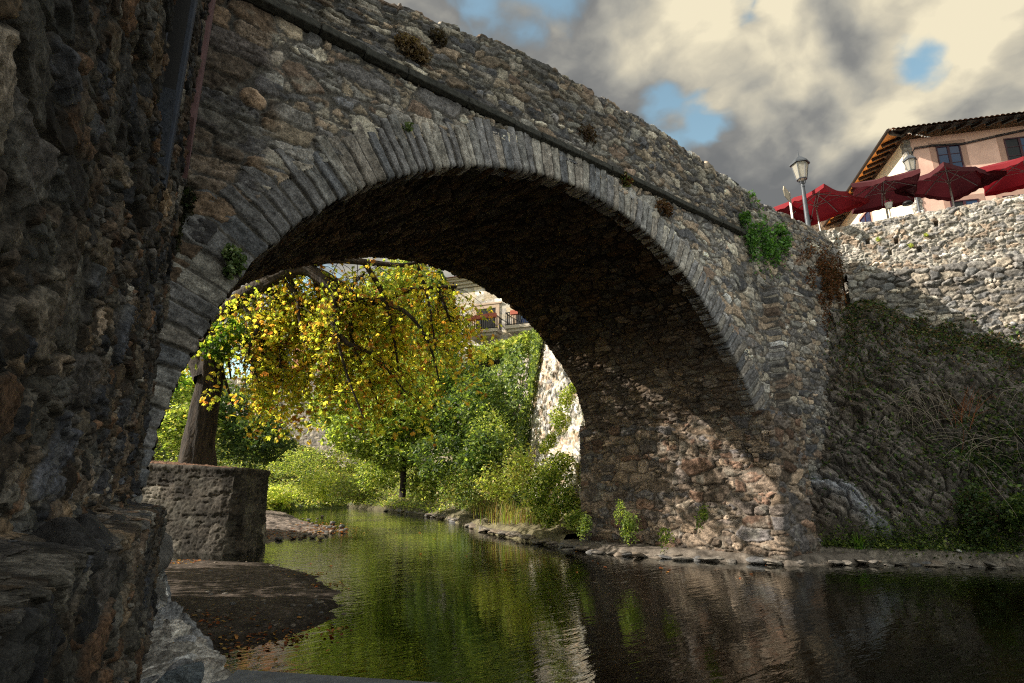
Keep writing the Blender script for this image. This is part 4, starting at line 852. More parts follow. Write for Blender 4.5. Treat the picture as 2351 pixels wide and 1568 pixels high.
shrub('hanging_shrub', 'bright green shrub hanging on the sunlit wall beside the arch', 'shrub', blobsQ([(1300, 915, 16.6, (.25, .25, .35), 800), (1285, 965, 16.6, (.30, .30, .42), 1200), (1265, 1010, 16.6, (.22, .22, .3), 600), (1315, 890, 16.6, (.15, .15, .2), 300), (1250, 1030, 16.8, (.2, .2, .2), 300)]), .06, BRIGHT+GREEN[:2], droop=.5, shell=.15)
shrub('riverside_shrub', 'large sunlit green shrub at the far foot of the pier', 'shrub', blobsQ([(1265, 1095, 16.7, (.55, .5, .45), 2200), (1300, 1150, 16.3, (.45, .4, .45), 1900), (1235, 1140, 16.8, (.5, .5, .5), 2000), (1320, 1195, 15.6, (.3, .3, .3), 1100), (1290, 1060, 16.8, (.4, .4, .3), 900), (1255, 1185, 16.3, (.4, .4, .3), 1300)]), .075, GREEN[:3]+BRIGHT, shell=.2)
for x_, y_, F, r_, n, lab in ((1445, 1200, 11.6, (.20, .20, .27), 900, 'dark green weed clump growing low on the pier face'), (1612, 1178, 9.6, (.10, .10, .12), 240, 'small bright green tuft growing from the pier stones'), (1530, 1225, 10.2, (.16, .14, .08), 240, 'low weeds on the ledge under the pier tuft'), (1345, 1200, 12.4, (.16, .16, .2), 420, 'dark weeds in the far corner of the pier'), (1425, 1165, 12.1, (.12, .12, .15), 260, 'small weed above the dark green clump on the pier')):
    shrub('weed_clump', lab, 'plant', [(Q(x_, y_, F), r_, int(n*.45)), (Q(x_+rnd.uniform(-12, 12), y_-10, F), tuple(q_*.7 for q_ in r_), int(n*.25)), (Q(x_-10, y_+14, F), tuple(q_*.6 for q_ in r_), int(n*.2))], .045, GREEN if n > 300 else BRIGHT[:3]+GREEN, group='weeds on the bridge pier', shell=.0, droop=.5)
for x_, y_, F, r_, n, lab, pl in ((640, 1135, 36, (1.5, 1.3, .7), 2600, 'low pale green bush at the water just right of the stone block', 0), (735, 1120, 34, (1.7, 1.4, .9), 3200, 'rounded sunlit bramble mound left of the slim tree', 0), (820, 1125, 31, (1.4, 1.3, .8), 2800, 'yellowish sunlit mound beside the slim tree foot', 2), (690, 1060, 40, (2.2, 1.6, 1.0), 3000, 'light green thicket on the slope behind the bramble mound', 1), (800, 1060, 36, (1.8, 1.5, 1.1), 3000, 'brownish green thicket behind the slim tree', 2), (870, 1085, 28, (1.2, 1.1, .9), 2800, 'bright leafy bush touching the slim trunk from the left', 1), (990, 1110, 24, (1.2, 1.1, .8), 2600, 'mixed green bush right of the slim trunk', 1), (1060, 1120, 21.5, (1.0, .9, .7), 2200, 'weedy bush above the stone edging of the far bank', 3), (1140, 1110, 18.5, (.7, .7, .6), 1900, 'pale weedy bush beside the sunlit grass', 2), (1195, 1080, 17.2, (.5, .5, .7), 1500, 'dry yellowing bush at the foot of the bright wall', 2), (1130, 1000, 20, (.8, .8, .9), 2000, 'green bush low on the ivy wall', 1)):
    shrub('bank_bush', lab, 'bush', [(Q(x_, y_, F), r_, n)], .12 if F > 22 else .085, (BRIGHT, GREEN+BRIGHT, OLIVE+BRIGHT[:2], OLIVE+GREEN)[pl], group='bushes along the far bank', shell=.3)
# reeds at the water by the sunlit bank
def tall_grass(name, label, pts, n, h, pal, spread=.5, kind=None, lean=.25):
    V = []; C = []; F = []
    r = RNG; k = 0; pal = np.array(pal)
    for _ in range(n):
        p = np.array(pts[r.integers(len(pts))])+np.array([r.normal()*spread, r.normal()*spread, 0]); a = r.uniform(0, 6.28); d = np.array([math.cos(a), math.sin(a), 0]); hh = h*r.uniform(.5, 1.25); ln = lean*r.uniform(.3, 1.5)*hh; wd = np.array([-d[1], d[0], 0])*.012
        for t in (0, .35, .7, 1.): 
            c = p+d*ln*t*t+np.array([0, 0, hh*(t-.25*t*t*lean*2)]); q = (1-t*.85); V += [c-wd*q, c+wd*q]
        F += [(k, k+1, k+3, k+2), (k+2, k+3, k+5, k+4), (k+4, k+5, k+7, k+6)]; C += [pal[r.integers(len(pal))]*r.uniform(.7, 1.3)]*8; k += 8
    o = npmesh(name, np.array(V), np.array(F), M['leaf'], None, col=np.array(C), smooth=False)
    return tag(o, label, None if kind else 'grass', kind=kind)
def bz(x, y): return float(bank_z(np.array([x]), np.array([y]))[0])
rp = [(x_, y_, bz(x_, y_)-.05) for x_, y_ in ((12.9, 13.5), (13.1, 14.5), (13.6, 15.5), (14.0, 16.5), (12.8, 12.6), (14.8, 18), (15.4, 19.3))]
tall_grass('tall_grass', 'tall pale grasses along the sunlit bank beyond the arch', rp, 900, .75, [(.22, .24, .07), (.30, .26, .12), (.12, .18, .04), (.28, .16, .09)], .35, 'stuff')

# ---------- ledge of flat stones along the right bank, pier foot and below the bridge
rr = random.Random(3); k = 0
EP = [(12.35, 5.55), (12.2, 5.85), (11.95, 6.5), (11.6, 7.3), (11.3, 8.2), (11.1, 9.0), (11.25, 10.2), (11.5, 11.3), (11.95, 12.9), (12.5, 14.6), (13.2, 16.3), (14.2, 18.3), (15.3, 20.6), (16.4, 23.4), (17.4, 27), (18.4, 32)]
EP2 = [(12.35, 5.55), (12.9, 5.15), (13.5, 4.6), (14.1, 3.9), (14.7, 3.0), (15.2, 2.3)]
def rocks_along(pts, step, smin, smax, label, group, zc=.02):
    pts = np.array(pts); L = np.concatenate([[0], np.cumsum(np.hypot(*np.diff(pts, axis=0).T))]); s_ = 0
    while s_ < L[-1]:
        p = [np.interp(s_, L, pts[:, q]) for q in (0, 1)]; sc = rr.uniform(smin, smax)
        place_rock('bank_stone', rr.choice(RM), (p[0]+rr.uniform(-.12, .22), p[1]+rr.uniform(-.1, .1), zc+rr.uniform(-.03, .05)), (sc*rr.uniform(1, 1.6), sc, sc*rr.uniform(.45, .8)), rr.uniform(0, 6.28), label, 'stone', group, tilt=.2); s_ += step*rr.uniform(.6, 1.3)
rocks_along(EP[:8], .12, .10, .20, 'flat grey stone in the ledge at the foot of the pier', 'ledge stones below the pier')
rocks_along([(p[0]+.32, p[1]) for p in EP[1:7]], .20, .10, .19, 'flat grey stone in the ledge at the foot of the pier', 'ledge stones below the pier', .10)
rocks_along(EP[7:], .30, .14, .28, 'rough stone edging the sunlit far bank', 'stones edging the far bank', .08)
rocks_along(EP2, .15, .07, .15, 'flat stone at the waterline below the rock slope', 'waterline stones below the slope')
mb_led = terrain('pier_ledge', 10.9, 14.6, 3.9, 11.0, .035, lambda U, V: np.clip(blobf([(12.28, 5.5), (11.9, 6.4), (11.5, 7.4), (11.1, 8.6), (11.15, 10.), (11.4, 11.2), (13.2, 11.2), (14.5, 5.9), (14.4, 4.3), (13.6, 4.55), (12.9, 4.95), (12.2, 5.35)])(U, V)*.8, -.5, .17)+.05*fbm(U/.2, V/.2, 845, 4), lambda U, V, z: np.array([.15, .13, .11])*(1+1.5*fbm(U/.15, V/.15, 846, 4)[..., None])*(1-.5*sst(z, .05, -.02)[..., None]), M['earth'])
# stones by the gravel bar
for i in range(80):
    x_, y_ = rr.choice([(8.8, 19.6), (7.8, 18.9), (7.0, 18.3), (8.4, 20.5), (9.3, 22)] if i > 26 else [(8.8, 19.6), (8.2, 19.2), (9.6, 21), (10.2, 24), (7.6, 18.7), (10.9, 26.5), (11.8, 30)]); place_rock('gravel_stone', rr.choice(RM), (x_+rr.gauss(0, .5), y_+rr.gauss(0, .6), .05), rr.uniform(.05, .13), rr.uniform(0, 6), 'small pale stone lying by the gravel bar', 'stone', 'stones by the gravel bar')
for i in range(70):
    x_, y_ = rr.uniform(1.2, 4.4), rr.uniform(6.3, 13.5)
    if i % 2: x_, y_ = rr.choice([(3.7, 7.9), (4.3, 9.6), (4.6, 11.5), (2.7, 6.8), (3.2, 7.2), (4.5, 12.8)]); x_ += rr.gauss(0, .2); y_ += rr.gauss(0, .4)
    z_ = float(sand_z(np.array([x_]), np.array([y_]))[0])
    if z_ > -.03: place_rock('pebble', rr.choice(RM), (x_, y_, z_), rr.uniform(.015, .05), rr.uniform(0, 6), 'small dark pebble lying on the shaded sand bank', 'pebble', 'pebbles on the sand bank')
# leaf litter
def litter(name, pts, n, sp, zf, size=.09):
    P = np.array([pts[RNG.integers(len(pts))] for _ in range(n)], float); P[:, 0] += RNG.normal(size=n)*sp; P[:, 1] += RNG.normal(size=n)*sp; P[:, 2] = zf(P[:, 0], P[:, 1])+.012; return P
FALL = [(.30, .09, .03), (.22, .07, .03), (.35, .16, .05), (.14, .05, .025), (.40, .24, .07)]
sp_ = [QZ(x_, y_, 0) for x_, y_ in ((400, 1295), (440, 1292), (380, 1300), (700, 1460), (640, 1472), (590, 1478), (520, 1470), (760, 1345), (700, 1320), (670, 1460), (450, 1430), (470, 1440), (545, 1485))]
LZs = lambda x_, y_: np.maximum(sand_z(x_, y_), .0)
tag(leaves('fallen_leaves', litter('l', [tuple(p) for p in sp_], 420, .24, LZs), .05, FALL, M['dry'], None, up=3), kind='stuff')
gp_ = [(8.7, 19.4, 0), (8, 18.9, 0), (7.2, 18.4, 0), (9.3, 20.4, 0), (10, 22.5, 0), (6.6, 18.2, 0)]
tag(leaves('fallen_leaves', litter('l', gp_, 700, .5, lambda x_, y_: np.maximum(.05, gf(x_, y_)*.12+.05).clip(.0, .22)), .06, FALL, M['dry'], None, up=3), kind='stuff')
fl_ = np.array([tuple(QZ(x_, y_, .006)) for x_, y_ in [(rr.uniform(900, 1800), rr.uniform(1200, 1330)) for _ in range(46)]+[(rr.uniform(600, 850), rr.uniform(1180, 1300)) for _ in range(10)]])
fl_ = fl_[fl_[:, 0] < 12.0]
tag(leaves('floating_leaves', fl_, .07, FALL, M['dry'], None, up=6), kind='stuff')

# ---------- plants on the bridge and slope
def face_pts(lst):
    out = []
    for x_, y_, F, r_, n in lst: out.append(puff(Q(x_, y_, F), r_, n, .1, .2))
    return np.concatenate(out)
def plant(name, label, cat, lst, size, pal, mat='ivy', up=.2, droop=.6, y=None, shape='simple'):
    """clump growing on the bridge face: points given on the face plane"""
    P = []
    for x_, y_, rx, rz, n in lst:
        v = ray(x_, y_); t_ = (YN if y is None else y)/v.y; c = Vector((0, 0, HCAM))+v*t_; P.append(puff((c.x, c.y-.06, c.z), (rx, .10, rz), n, .1, .3))
    P = np.concatenate(P); o = leaves(name, P, size, pal, M[mat], None, up=up, droop=droop, shape=shape); return tag(o, label, cat)
def wall_scatter(name, label, cat, region, n, thr, size, pal, mat, f=fpl, off=3., seed=0, out=.12, sc=.35, droop=.7, kind=None):
    """creeper spread over a wall: region = list of (x, z, rx, rz)"""
    P = []
    for x_, z_, rx, rz in region:
        u = x_+rx*RNG.normal(size=n)*.6; v = z_+rz*RNG.normal(size=n)*.6; m = fbm(u/sc, v/sc*.6, 1300+seed, 4) > thr; u, v = u[m], v[m]
        X, Y, nx, ny = f(u+off); o_ = .02+out*RNG.random(len(u)); P.append(np.stack([X+nx*o_, Y+ny*o_, v], -1))
    P = np.concatenate(P); return tag(leaves(name, P, size, pal, M[mat], None, up=.2, droop=droop), label, cat, kind=kind)
def fx(px, py, y=5.70): v = ray(px, py); t_ = y/v.y; return v.x*t_, HCAM+v.z*t_
wall_scatter('ivy_clump', 'green ivy trailing down the bridge from the parapet', 'ivy', [(*fx(1702, 492), .14, .25), (*fx(1722, 490), .14, .45), (*fx(1745, 545), .45, .5), (*fx(1768, 585), .35, .5), (*fx(1785, 550), .2, .3), (*fx(1725, 560), .35, .4)], 800, -.06, .075, [(.09, .20, .04), (.06, .15, .03), (.12, .25, .05), (.04, .09, .03)], 'ivy', seed=1, out=.22)
plant('ivy_clump', 'small green fern clump beside the left springing of the arch', 'fern', [(528, 590, .09, .10, 220), (540, 610, .08, .12, 200), (522, 625, .05, .08, 90)], .045, IVY)
plant('hanging_weeds', 'dark dead weeds hanging in the corner of wall and bridge', 'dead plant', [(415, 450, .08, .12, 240), (408, 490, .09, .18, 300), (398, 545, .06, .2, 220), (430, 470, .06, .12, 160)], .045, [(.03, .03, .022), (.05, .045, .03), (.035, .05, .02)], 'dry')
plant('dry_tuft', 'tan dry grass tuft on the ledge near the bridge top', 'dry plant', [(935, 110, .22, .16, 700), (960, 130, .16, .12, 350)], .05, [(.22, .16, .10), (.28, .21, .13), (.16, .11, .07)], 'dry')
plant('dry_tuft', 'dark withered tuft high on the parapet beside the tan one', 'dry plant', [(1000, 92, .16, .12, 320)], .045, [(.07, .055, .04), (.10, .08, .06)], 'dry')
plant('dry_tuft', 'small dry weed hanging below the ledge above the arch crown', 'dry plant', [(1430, 415, .16, .14, 240)], .06, OLIVE+DRY, 'dry')
plant('dry_tuft', 'brown dry weeds on the parapet above the dark ledge', 'dry plant', [(1345, 310, .22, .16, 330)], .05, [(.09, .06, .045), (.12, .085, .06)], 'dry')
plant('dry_tuft', 'reddish dry weeds under the ledge end by the ivy', 'dry plant', [(1520, 480, .30, .16, 420)], .06, DRY, 'dry')
plant('dark_tuft', 'tiny dark green tuft above the voussoirs', 'plant', [(931, 297, .06, .07, 120)], .04, IVY, 'ivy')
wall_scatter('brown_creeper', 'rust brown withered creeper on the wing wall', 'dry creeper', [(*fx(1865, 625, 5.5), .7, .6), (*fx(1905, 650, 5.35), .6, .8), (*fx(1890, 700, 5.4), .6, .6), (*fx(1950, 700, 5.3), .5, .9), (*fx(1860, 760, 5.5), .6, .4)], 2200, .0, .05, [(.17, .07, .035), (.11, .055, .03), (.06, .055, .03), (.20, .09, .04)], 'dry', seed=2)
# slope vegetation
def slope_pt(u, v, lift=0.):
    P_, N_ = slope_base(np.array([[u]]), np.array([[v]])); h_, _ = slope_fn(np.array([[u]]), np.array([[v]])); return P_[0, 0]+N_[0, 0]*(h_[0, 0]+lift)
def slope_leaves(name, label, cat, spots, size, pal, mat, kind=None, up=.4, droop=.4, shape='simple'):
    P = []
    for u, v, ru, rv, n in spots:
        uu, vv = RNG.normal(size=n)*ru+u, np.clip(RNG.normal(size=n)*rv+v, .06, .99); Pb, Nb = slope_base(uu, vv); h_, _ = slope_fn(uu, vv); P.append(Pb+Nb*(h_+RNG.random(n)*.16)[:, None])
    o = leaves(name, np.concatenate(P), size, pal, M[mat], None, up=up, droop=droop, shape=shape); return tag(o, label, cat, kind=kind)
slope_leaves('slope_creeper', None, None, [(1.4, .93, .6, .07, 3000), (2.6, .90, .5, .07, 3600), (3.6, .86, .6, .09, 3600), (4.6, .82, .7, .09, 3000), (.9, .8, .3, .12, 1200), (2.2, .74, .8, .06, 1500), (5.6, .85, .6, .1, 1500)], .055, OLIVE[2:]+DARK+[(.17, .11, .07), (.24, .16, .09), (.12, .09, .06)], 'dry', 'stuff')
slope_leaves('slope_weeds', None, None, [(3.5, .55, 2., .2, 1600), (2.0, .35, 1., .1, 900), (2.2, .5, .8, .2, 700), (4.2, .38, .7, .08, 2200), (3.2, .42, .3, .08, 800), (4.4, .58, .5, .08, 900)], .07, DARK+OLIVE[2:], 'dry', 'stuff')
slope_leaves('bank_plants', None, None, [(1.2, .13, .6, .02, 1500), (2.6, .14, .7, .03, 2600), (3.6, .15, .5, .03, 1500), (.5, .12, .3, .01, 300)], .05, GREEN+DARK, 'leaf', 'stuff')
def slope_shrub(name, label, cat, u, v, r, n, size, pal, mat='leaf', droop=.2, up=.3):
    p = slope_pt(u, v, .1); return shrub(name, label, cat, [((p[0]-.15, p[1]-.1, p[2]+r[2]*.7), r, n)], size, pal, mat, droop=droop, up=up)
slope_shrub('flowering_shrub', 'dark bushy shrub with a brown top at the foot of the slope', 'shrub', 3.05, .16, (.36, .36, .62), 2600, .06, DARK+[(.07, .05, .035)])
slope_shrub('flowering_shrub', 'broad dark green shrub right of the brown topped one', 'shrub', 4.0, .17, (.55, .5, .35), 2600, .07, DARK+GREEN[:1])
slope_shrub('willow_shrub', 'dark willow leaved shrub at the right edge of the bank', 'shrub', 5.0, .3, (.5, .5, .8), 2400, .10, DARK+GREEN[2:3], up=.1)
slope_shrub('yellow_shrub', 'ochre and green bush at the foot of the cobble wall', 'shrub', 4.55, .96, (.28, .28, .22), 900, .06, [(.30, .22, .06), (.14, .17, .04), (.22, .12, .05)])
def stems(name, label, cat, u, v, n, L, mat, spread=.3, rise=.5, sag=.25):
    mb = MB(); r2 = random.Random(int(u*100+v*10))
    for _ in range(n):
        p = Vector(slope_pt(u+r2.gauss(0, spread), min(.97, max(.14, v+r2.gauss(0, .04))), .05)); d = Vector((-.6+r2.gauss(0, .5), -.3+r2.gauss(0, .7), rise+r2.gauss(0, .3))).normalized(); pts = [p]; l_ = L*r2.uniform(.5, 1.2)/9
        for k in range(9): d = (d+Vector((0, 0, -sag))+Vector((r2.gauss(0, .06), r2.gauss(0, .06), 0))).normalized(); pts.append(pts[-1]+d*l_)
        mb.tube(pts, [.007-.0005*k for k in range(10)], 3, False)
    return tag(mb.build(name, mat), label, cat)
stems('bare_bramble', 'grey arching bramble stems hanging over the right of the slope', 'bramble', 4.75, .62, 80, 2.0, M['twig'], .35)
stems('bare_bramble', 'thin dead stems hanging in the middle of the slope', 'bramble', 2.2, .55, 70, 1.0, M['twig'], .35)
stems('bare_bramble', 'long pale dead stalks crossing the lower right slope', 'bramble', 3.9, .42, 50, 1.8, M['twig'], .6, .3, .1)
M['rust'] = plain('rusty_stalk', (.32, .12, .05), .9, 0, .3)
stems('rusty_stalks', 'upright rusty brown dry stalks above the dark shrub', 'dry stalks', 3.0, .50, 26, .9, M['rust'], .10, 1.6, .05)
gp2 = Vector(slope_pt(.95, .09)); tall_grass('grass_tuft', 'bright green iris like tuft at the waterside by the pier', [tuple(gp2)], 46, .42, [(.12, .26, .03), (.17, .30, .05)], .035, None, .55)
place_rock('white_block', rock_mesh('white_block', 90, M['rock'], 2, .5, pal=((.5, .5, .48), (.6, .6, .58)), sq=6), Vector(slope_pt(2.75, .085, .05)), (.11, .05, .06), .3, 'small whitish concrete block on the right bank', 'block')
# terrace wall tufts
for i, (s_, z_, lab) in enumerate(((4.15, 8.6, 'left small green tuft rooted in the terrace wall'), (5.3, 8.5, 'middle small green tuft rooted in the terrace wall'), (4.9, 8.25, 'lowest small green tuft rooted in the terrace wall'), (7.6, 8.6, 'right dry ochre tuft rooted in the terrace wall'))):
    x_, y_, nx_, ny_ = tpl(np.array([s_])); P = puff((x_[0]+nx_[0]*.08, y_[0]+ny_[0]*.08, z_), (.07, .07, .07), 110, .1); tag(leaves('wall_tuft', P, .035, BRIGHT if i < 3 else [(.3, .2, .06)], M['leaf'], None), lab, 'plant', 'tufts in the terrace wall')

# =================================================================== TERRACE FURNITURE
def umbrella(label, hub, F, A_, B_, yaw, tilt, floor=8.3, mat='red'):
    """rectangular market umbrella: hub = photo point of the apex"""
    apex = Q(hub[0], hub[1], F); A_ *= 1.14; B_ *= 1.14; e_ = empty('parasol', (apex.x, apex.y, floor), label, 'parasol', 'crimson parasols on the terrace')
    Rm = Matrix.Rotation(tilt[0], 3, (math.cos(YAW), -math.sin(YAW), 0)) @ Matrix.Rotation(tilt[1], 3, (math.sin(YAW), math.cos(YAW), 0)) @ Matrix.Rotation(yaw-YAW, 3, 'Z')
    def L(x_, y_, z_): return apex+Rm @ Vector((x_, y_, z_))
    rim = []; NR = 48
    def rimpt(a):
        c, s_ = math.cos(a), math.sin(a); k = 1/max(abs(c), abs(s_)); return c*k*A_/2, s_*k*B_/2
    V = [L(0, 0, 0)]; F_ = []; RG = 7
    for g in range(1, RG+1):
        for q in range(NR):
            a = 2*math.pi*q/NR; x_, y_ = rimpt(a); t_ = g/RG; f8 = (a*8/(2*math.pi)) % 1; sag = .05*math.sin(math.pi*f8)*t_*t_
            V.append(L(x_*t_*(1-.05*math.sin(math.pi*f8)*t_), y_*t_*(1-.05*math.sin(math.pi*f8)*t_), -.42*t_**1.15-sag))
    for q in range(NR):
        F_.append((0, 1+q, 1+(q+1) % NR))
        for g in range(RG-1): F_.append((1+g*NR+q, 1+(g+1)*NR+q, 1+(g+1)*NR+(q+1) % NR, 1+g*NR+(q+1) % NR))
    mb = MB(); mb.add(V, F_); cn = mb.build('canopy', M[mat], e_, smooth=True)
    mb = MB(); V = []; 
    for q in range(NR+1):
        a = 2*math.pi*q/NR; x_, y_ = rimpt(a); f8 = (a*8/(2*math.pi)) % 1; k = (1-.05*math.sin(math.pi*f8)); sag = .05*math.sin(math.pi*f8)
        V += [L(x_*k, y_*k, -.42-sag+.003), L(x_*k*.99, y_*k*.99, -.42-sag-.12-.03*math.sin(math.pi*f8*3)**2)]
    mb.add(V, [(2*q, 2*q+1, 2*q+3, 2*q+2) for q in range(NR)]); mb.build('valance', M[mat], e_)
    rb = []
    for q in range(8):
        a = 2*math.pi*q/8; x_, y_ = rimpt(a); mb = MB(); mb.tube([L(0, 0, -.05), L(x_*.5, y_*.5, -.42*.5**1.15-.03), L(x_*.97, y_*.97, -.45)], .016, 5); r_ = mb.build('rib', M['alu'], e_)
        mb = MB(); mb.tube([L(0, 0, -.46), L(x_*.48, y_*.48, -.22)], .010, 5); mb.build('strut', M['alu'], e_)
    mb = MB(); mb.tube([Vector((apex.x, apex.y, floor)), L(0, 0, -.6), L(0, 0, -.02)], .028, 10); mb.build('pole', M['alu'], e_)
    mb = MB(); mb.tube([L(0, 0, -.50), L(0, 0, -.42)], .05, 10); mb.build('runner', M['alu'], e_)
    return e_
umbrella('bright red parasol behind the near lamp post and signpost', (1875, 442), 17.0, 1.7, 2.0, R(20), (R(4), R(6)))
umbrella('wine coloured parasol under the house gable, second of the large four', (2024, 412), 16.3, 2.0, 1.55, R(59), (R(2), R(0)), mat='wine')
umbrella('dark parasol with a pink lit edge in front of the left window', (2172, 388), 15.9, 2.05, 1.5, R(12), (R(0), R(0)), mat='wine')
umbrella('rightmost crimson parasol running out of the picture', (2350, 362), 15.3, 1.9, 1.9, R(45), (R(3), R(2)))
umbrella('small dusky red parasol half hidden behind the bridge parapet', (1795, 478), 18.5, 1.9, 1.4, R(35), (R(0), R(0)), mat='red')

def lantern(root, c, s):
    """six sided street lantern, c = bottom centre"""
    mb = MB()
    rb_, rt, h_ = .115*s, .19*s, .42*s
    for k in range(6):
        a = math.pi/3*k; p, q = c+Vector((rb_*math.cos(a), rb_*math.sin(a), 0)), c+Vector((rt*math.cos(a), rt*math.sin(a), h_)); mb.bar(p, q, .014*s)
        a2 = a+math.pi/3; mb.bar(p, c+Vector((rb_*math.cos(a2), rb_*math.sin(a2), 0)), .022*s); mb.bar(q, c+Vector((rt*math.cos(a2), rt*math.sin(a2), h_)), .022*s)
        mb.tube([c+Vector((.10*s*math.cos(a), .10*s*math.sin(a), 0)), c+Vector((.07*s*math.cos(a), .07*s*math.sin(a), -.05*s)), c+Vector((.075*s*math.cos(a), .075*s*math.sin(a), -.10*s)), c+Vector((.03*s*math.cos(a), .03*s*math.sin(a), -.14*s))], .008*s, 4)
    mb.build('lantern_frame', M['iron'], root)
    mb = MB(); mb.lathe(c, [(rb_*.96, .01*s), (rt*.97, h_-.01*s)], 6); mb.build('lantern_glass', M['milk'], root)
    mb = MB(); mb.lathe(c+Vector((0, 0, h_)), [(rt*1.22, -.02*s), (rt*1.22, .015*s), (.10*s, .15*s), (.03*s, .20*s), (.02*s, .23*s), (.012*s, .24*s), (.004*s, .38*s)], 6); mb.build('lantern_cap', M['iron'], root)
mk, t, b = new_mat('milky_glass'); b.inputs['Base Color'].default_value = (.55, .53, .47, 1); b.inputs['Roughness'].default_value = .2
trn = t.add('ShaderNodeBsdfTranslucent', {'Color': (.8, .78, .7, 1)}); mx = t.add('ShaderNodeMixShader', {0: .5, 1: b.outputs[0], 2: trn.outputs[0]}); t.l.new(mx.outputs[0], t.n['Material Output'].inputs[0]); M['milk'] = mk
lb, lt_ = Q(1856, 520, 16.0), Q(1842, 412, 16.0)
lp = empty('street_lamp', (lb.x, lb.y, 8.2), 'tall grey street lamp standing behind the end of the bridge parapet', 'street lamp')
mb = MB(); z0, z1 = 8.2-lb.z+lb.z, lt_.z; mb.lathe((lb.x, lb.y, 0), [(.075, 7.8), (.070, 9.6), (.055, z1-.28), (.062, z1-.27), (.062, z1-.24), (.052, z1-.22), (.052, z1-.16), (.066, z1-.14), (.058, z1-.11), (.03, z1-.09)], 14); mb.build('post', M['iron'], lp, smooth=False)
lantern(lp, Vector((lb.x, lb.y, z1)), 1.30)
l2 = Q(2093, 392, 18.2); lp2 = empty('street_lamp', (l2.x, l2.y, 8.3), 'second street lamp standing against the corner of the pink house', 'street lamp')
mb = MB(); mb.lathe((l2.x, l2.y, 0), [(.09, 8.2), (.09, l2.z-2.3), (.05, l2.z-2.0), (.035, l2.z-1.5), (.035, l2.z-.1)], 12); mb.build('post', M['iron'], lp2)
lantern(lp2, l2, 1.0)
sp0, sp1 = Q(1821, 512, 15.75), Q(1811, 442, 15.75)
sg = empty('sign_post', (sp0.x, sp0.y, 8.4), 'thin post with a blank finger sign beside the tall lamp', 'sign')
mb = MB(); mb.bar((sp0.x, sp0.y, 8.4), (sp0.x, sp0.y, sp1.z), .055); mb.build('post', M['alu'], sg)
mb = MB(); a_, b_ = Vector((sp0.x, sp0.y, sp1.z-.18)), Q(1796, 433, 15.2); b_.z = a_.z; dr = (b_-a_).normalized(); sd = Vector((-dr.y, dr.x, 0)); Lx = .55
V = []
for o_ in (-.012, .012):
    for l_, z_ in ((0, -.17), (Lx, -.17), (Lx+.10, 0), (Lx, .17), (0, .17)): V.append(a_+dr*l_+sd*o_+Vector((0, 0, z_)))
mb.add(V, [(4, 3, 2, 1, 0), (5, 6, 7, 8, 9)]+[(i, (i+1) % 5, 5+(i+1) % 5, 5+i) for i in range(5)]); M['sign'] = plain('sign_cream', (.42, .37, .28), .6); mb.build('sign_board', M['sign'], sg)

# =================================================================== PINK HOUSE
FH = 19.4; HCn = Q(2078, 345, FH); ex = Vector((.973*math.cos(YAW)-.232*math.sin(YAW), -.973*math.sin(YAW)-.232*math.cos(YAW), 0)); ey = Vector((-ex.y, ex.x, 0))   # ex along the front, ey away along the gable side
HO = Vector((HCn.x, HCn.y, 8.3)); ZE = Q(2070, 322, FH).z
house = empty('pink_house', HO, 'pink plastered house with tiled eaves above the terrace', 'house')
def hp(x_, y_, z_): return HO+ex*x_+ey*y_+Vector((0, 0, z_-8.3))
def hbox(mb, x0, x1, y0, y1, z0, z1): mb.add([hp(x_, y_, z_) for x_ in (x0, x1) for y_ in (y0, y1) for z_ in (z0, z1)], [(0, 1, 3, 2), (4, 6, 7, 5), (0, 4, 5, 1), (2, 3, 7, 6), (0, 2, 6, 4), (1, 5, 7, 3)])
def on_front(px, py):   # photo point -> (x along the front, z)
    v = ray(px, py); o0 = Vector((0, 0, HCAM)); t_ = (HO-o0).dot(ey)/v.dot(ey); p = o0+v*t_; return (p-HO).dot(ex), p.z
def on_side(px, py):
    v = ray(px, py); o0 = Vector((0, 0, HCAM)); t_ = (HO-o0).dot(ex)/v.dot(ex); p = o0+v*t_; return (p-HO).dot(ey), p.z
mb = MB(); hbox(mb, .16, 13, .0, .25, 8.3, ZE); mb.build('front_wall', M['pink'], house)
mb = MB(); hbox(mb, 0.0, .25, .16, 11, 8.3, ZE); hbox(mb, 12.8, 13, .25, 11, 8.3, ZE); hbox(mb, .25, 12.8, 10.8, 11, 8.3, ZE); mb.build('side_wall', M['cream'], house)
# rough corner quoins
def q_base(U, V):
    x_ = np.clip(U, 0, .3); y_ = np.clip(-U, 0, .3); P = np.array(HO)+np.array(ex)*x_[..., None]+np.array(ey)*y_[..., None]; P[..., 2] = V
    t_ = sst(U, -.03, .03)[..., None]; return P, -np.array(ey)*t_-np.array(ex)*(1-t_)
relief('corner_stones', np.linspace(-.28, .28, 40), np.arange(8.3, ZE, .02), q_base, lambda U, V: (lambda r_: (r_[0]+.012-.08*sst(np.abs(U)+.05*fbm(U*3, V*5, 7), .20, .27), r_[1]))(stones(U, V, .25, .14, 1010, [(.26, .25, .23), (.33, .31, .27), (.2, .19, .18)], (.34, .29, .24), .03)), M['stone'], house)
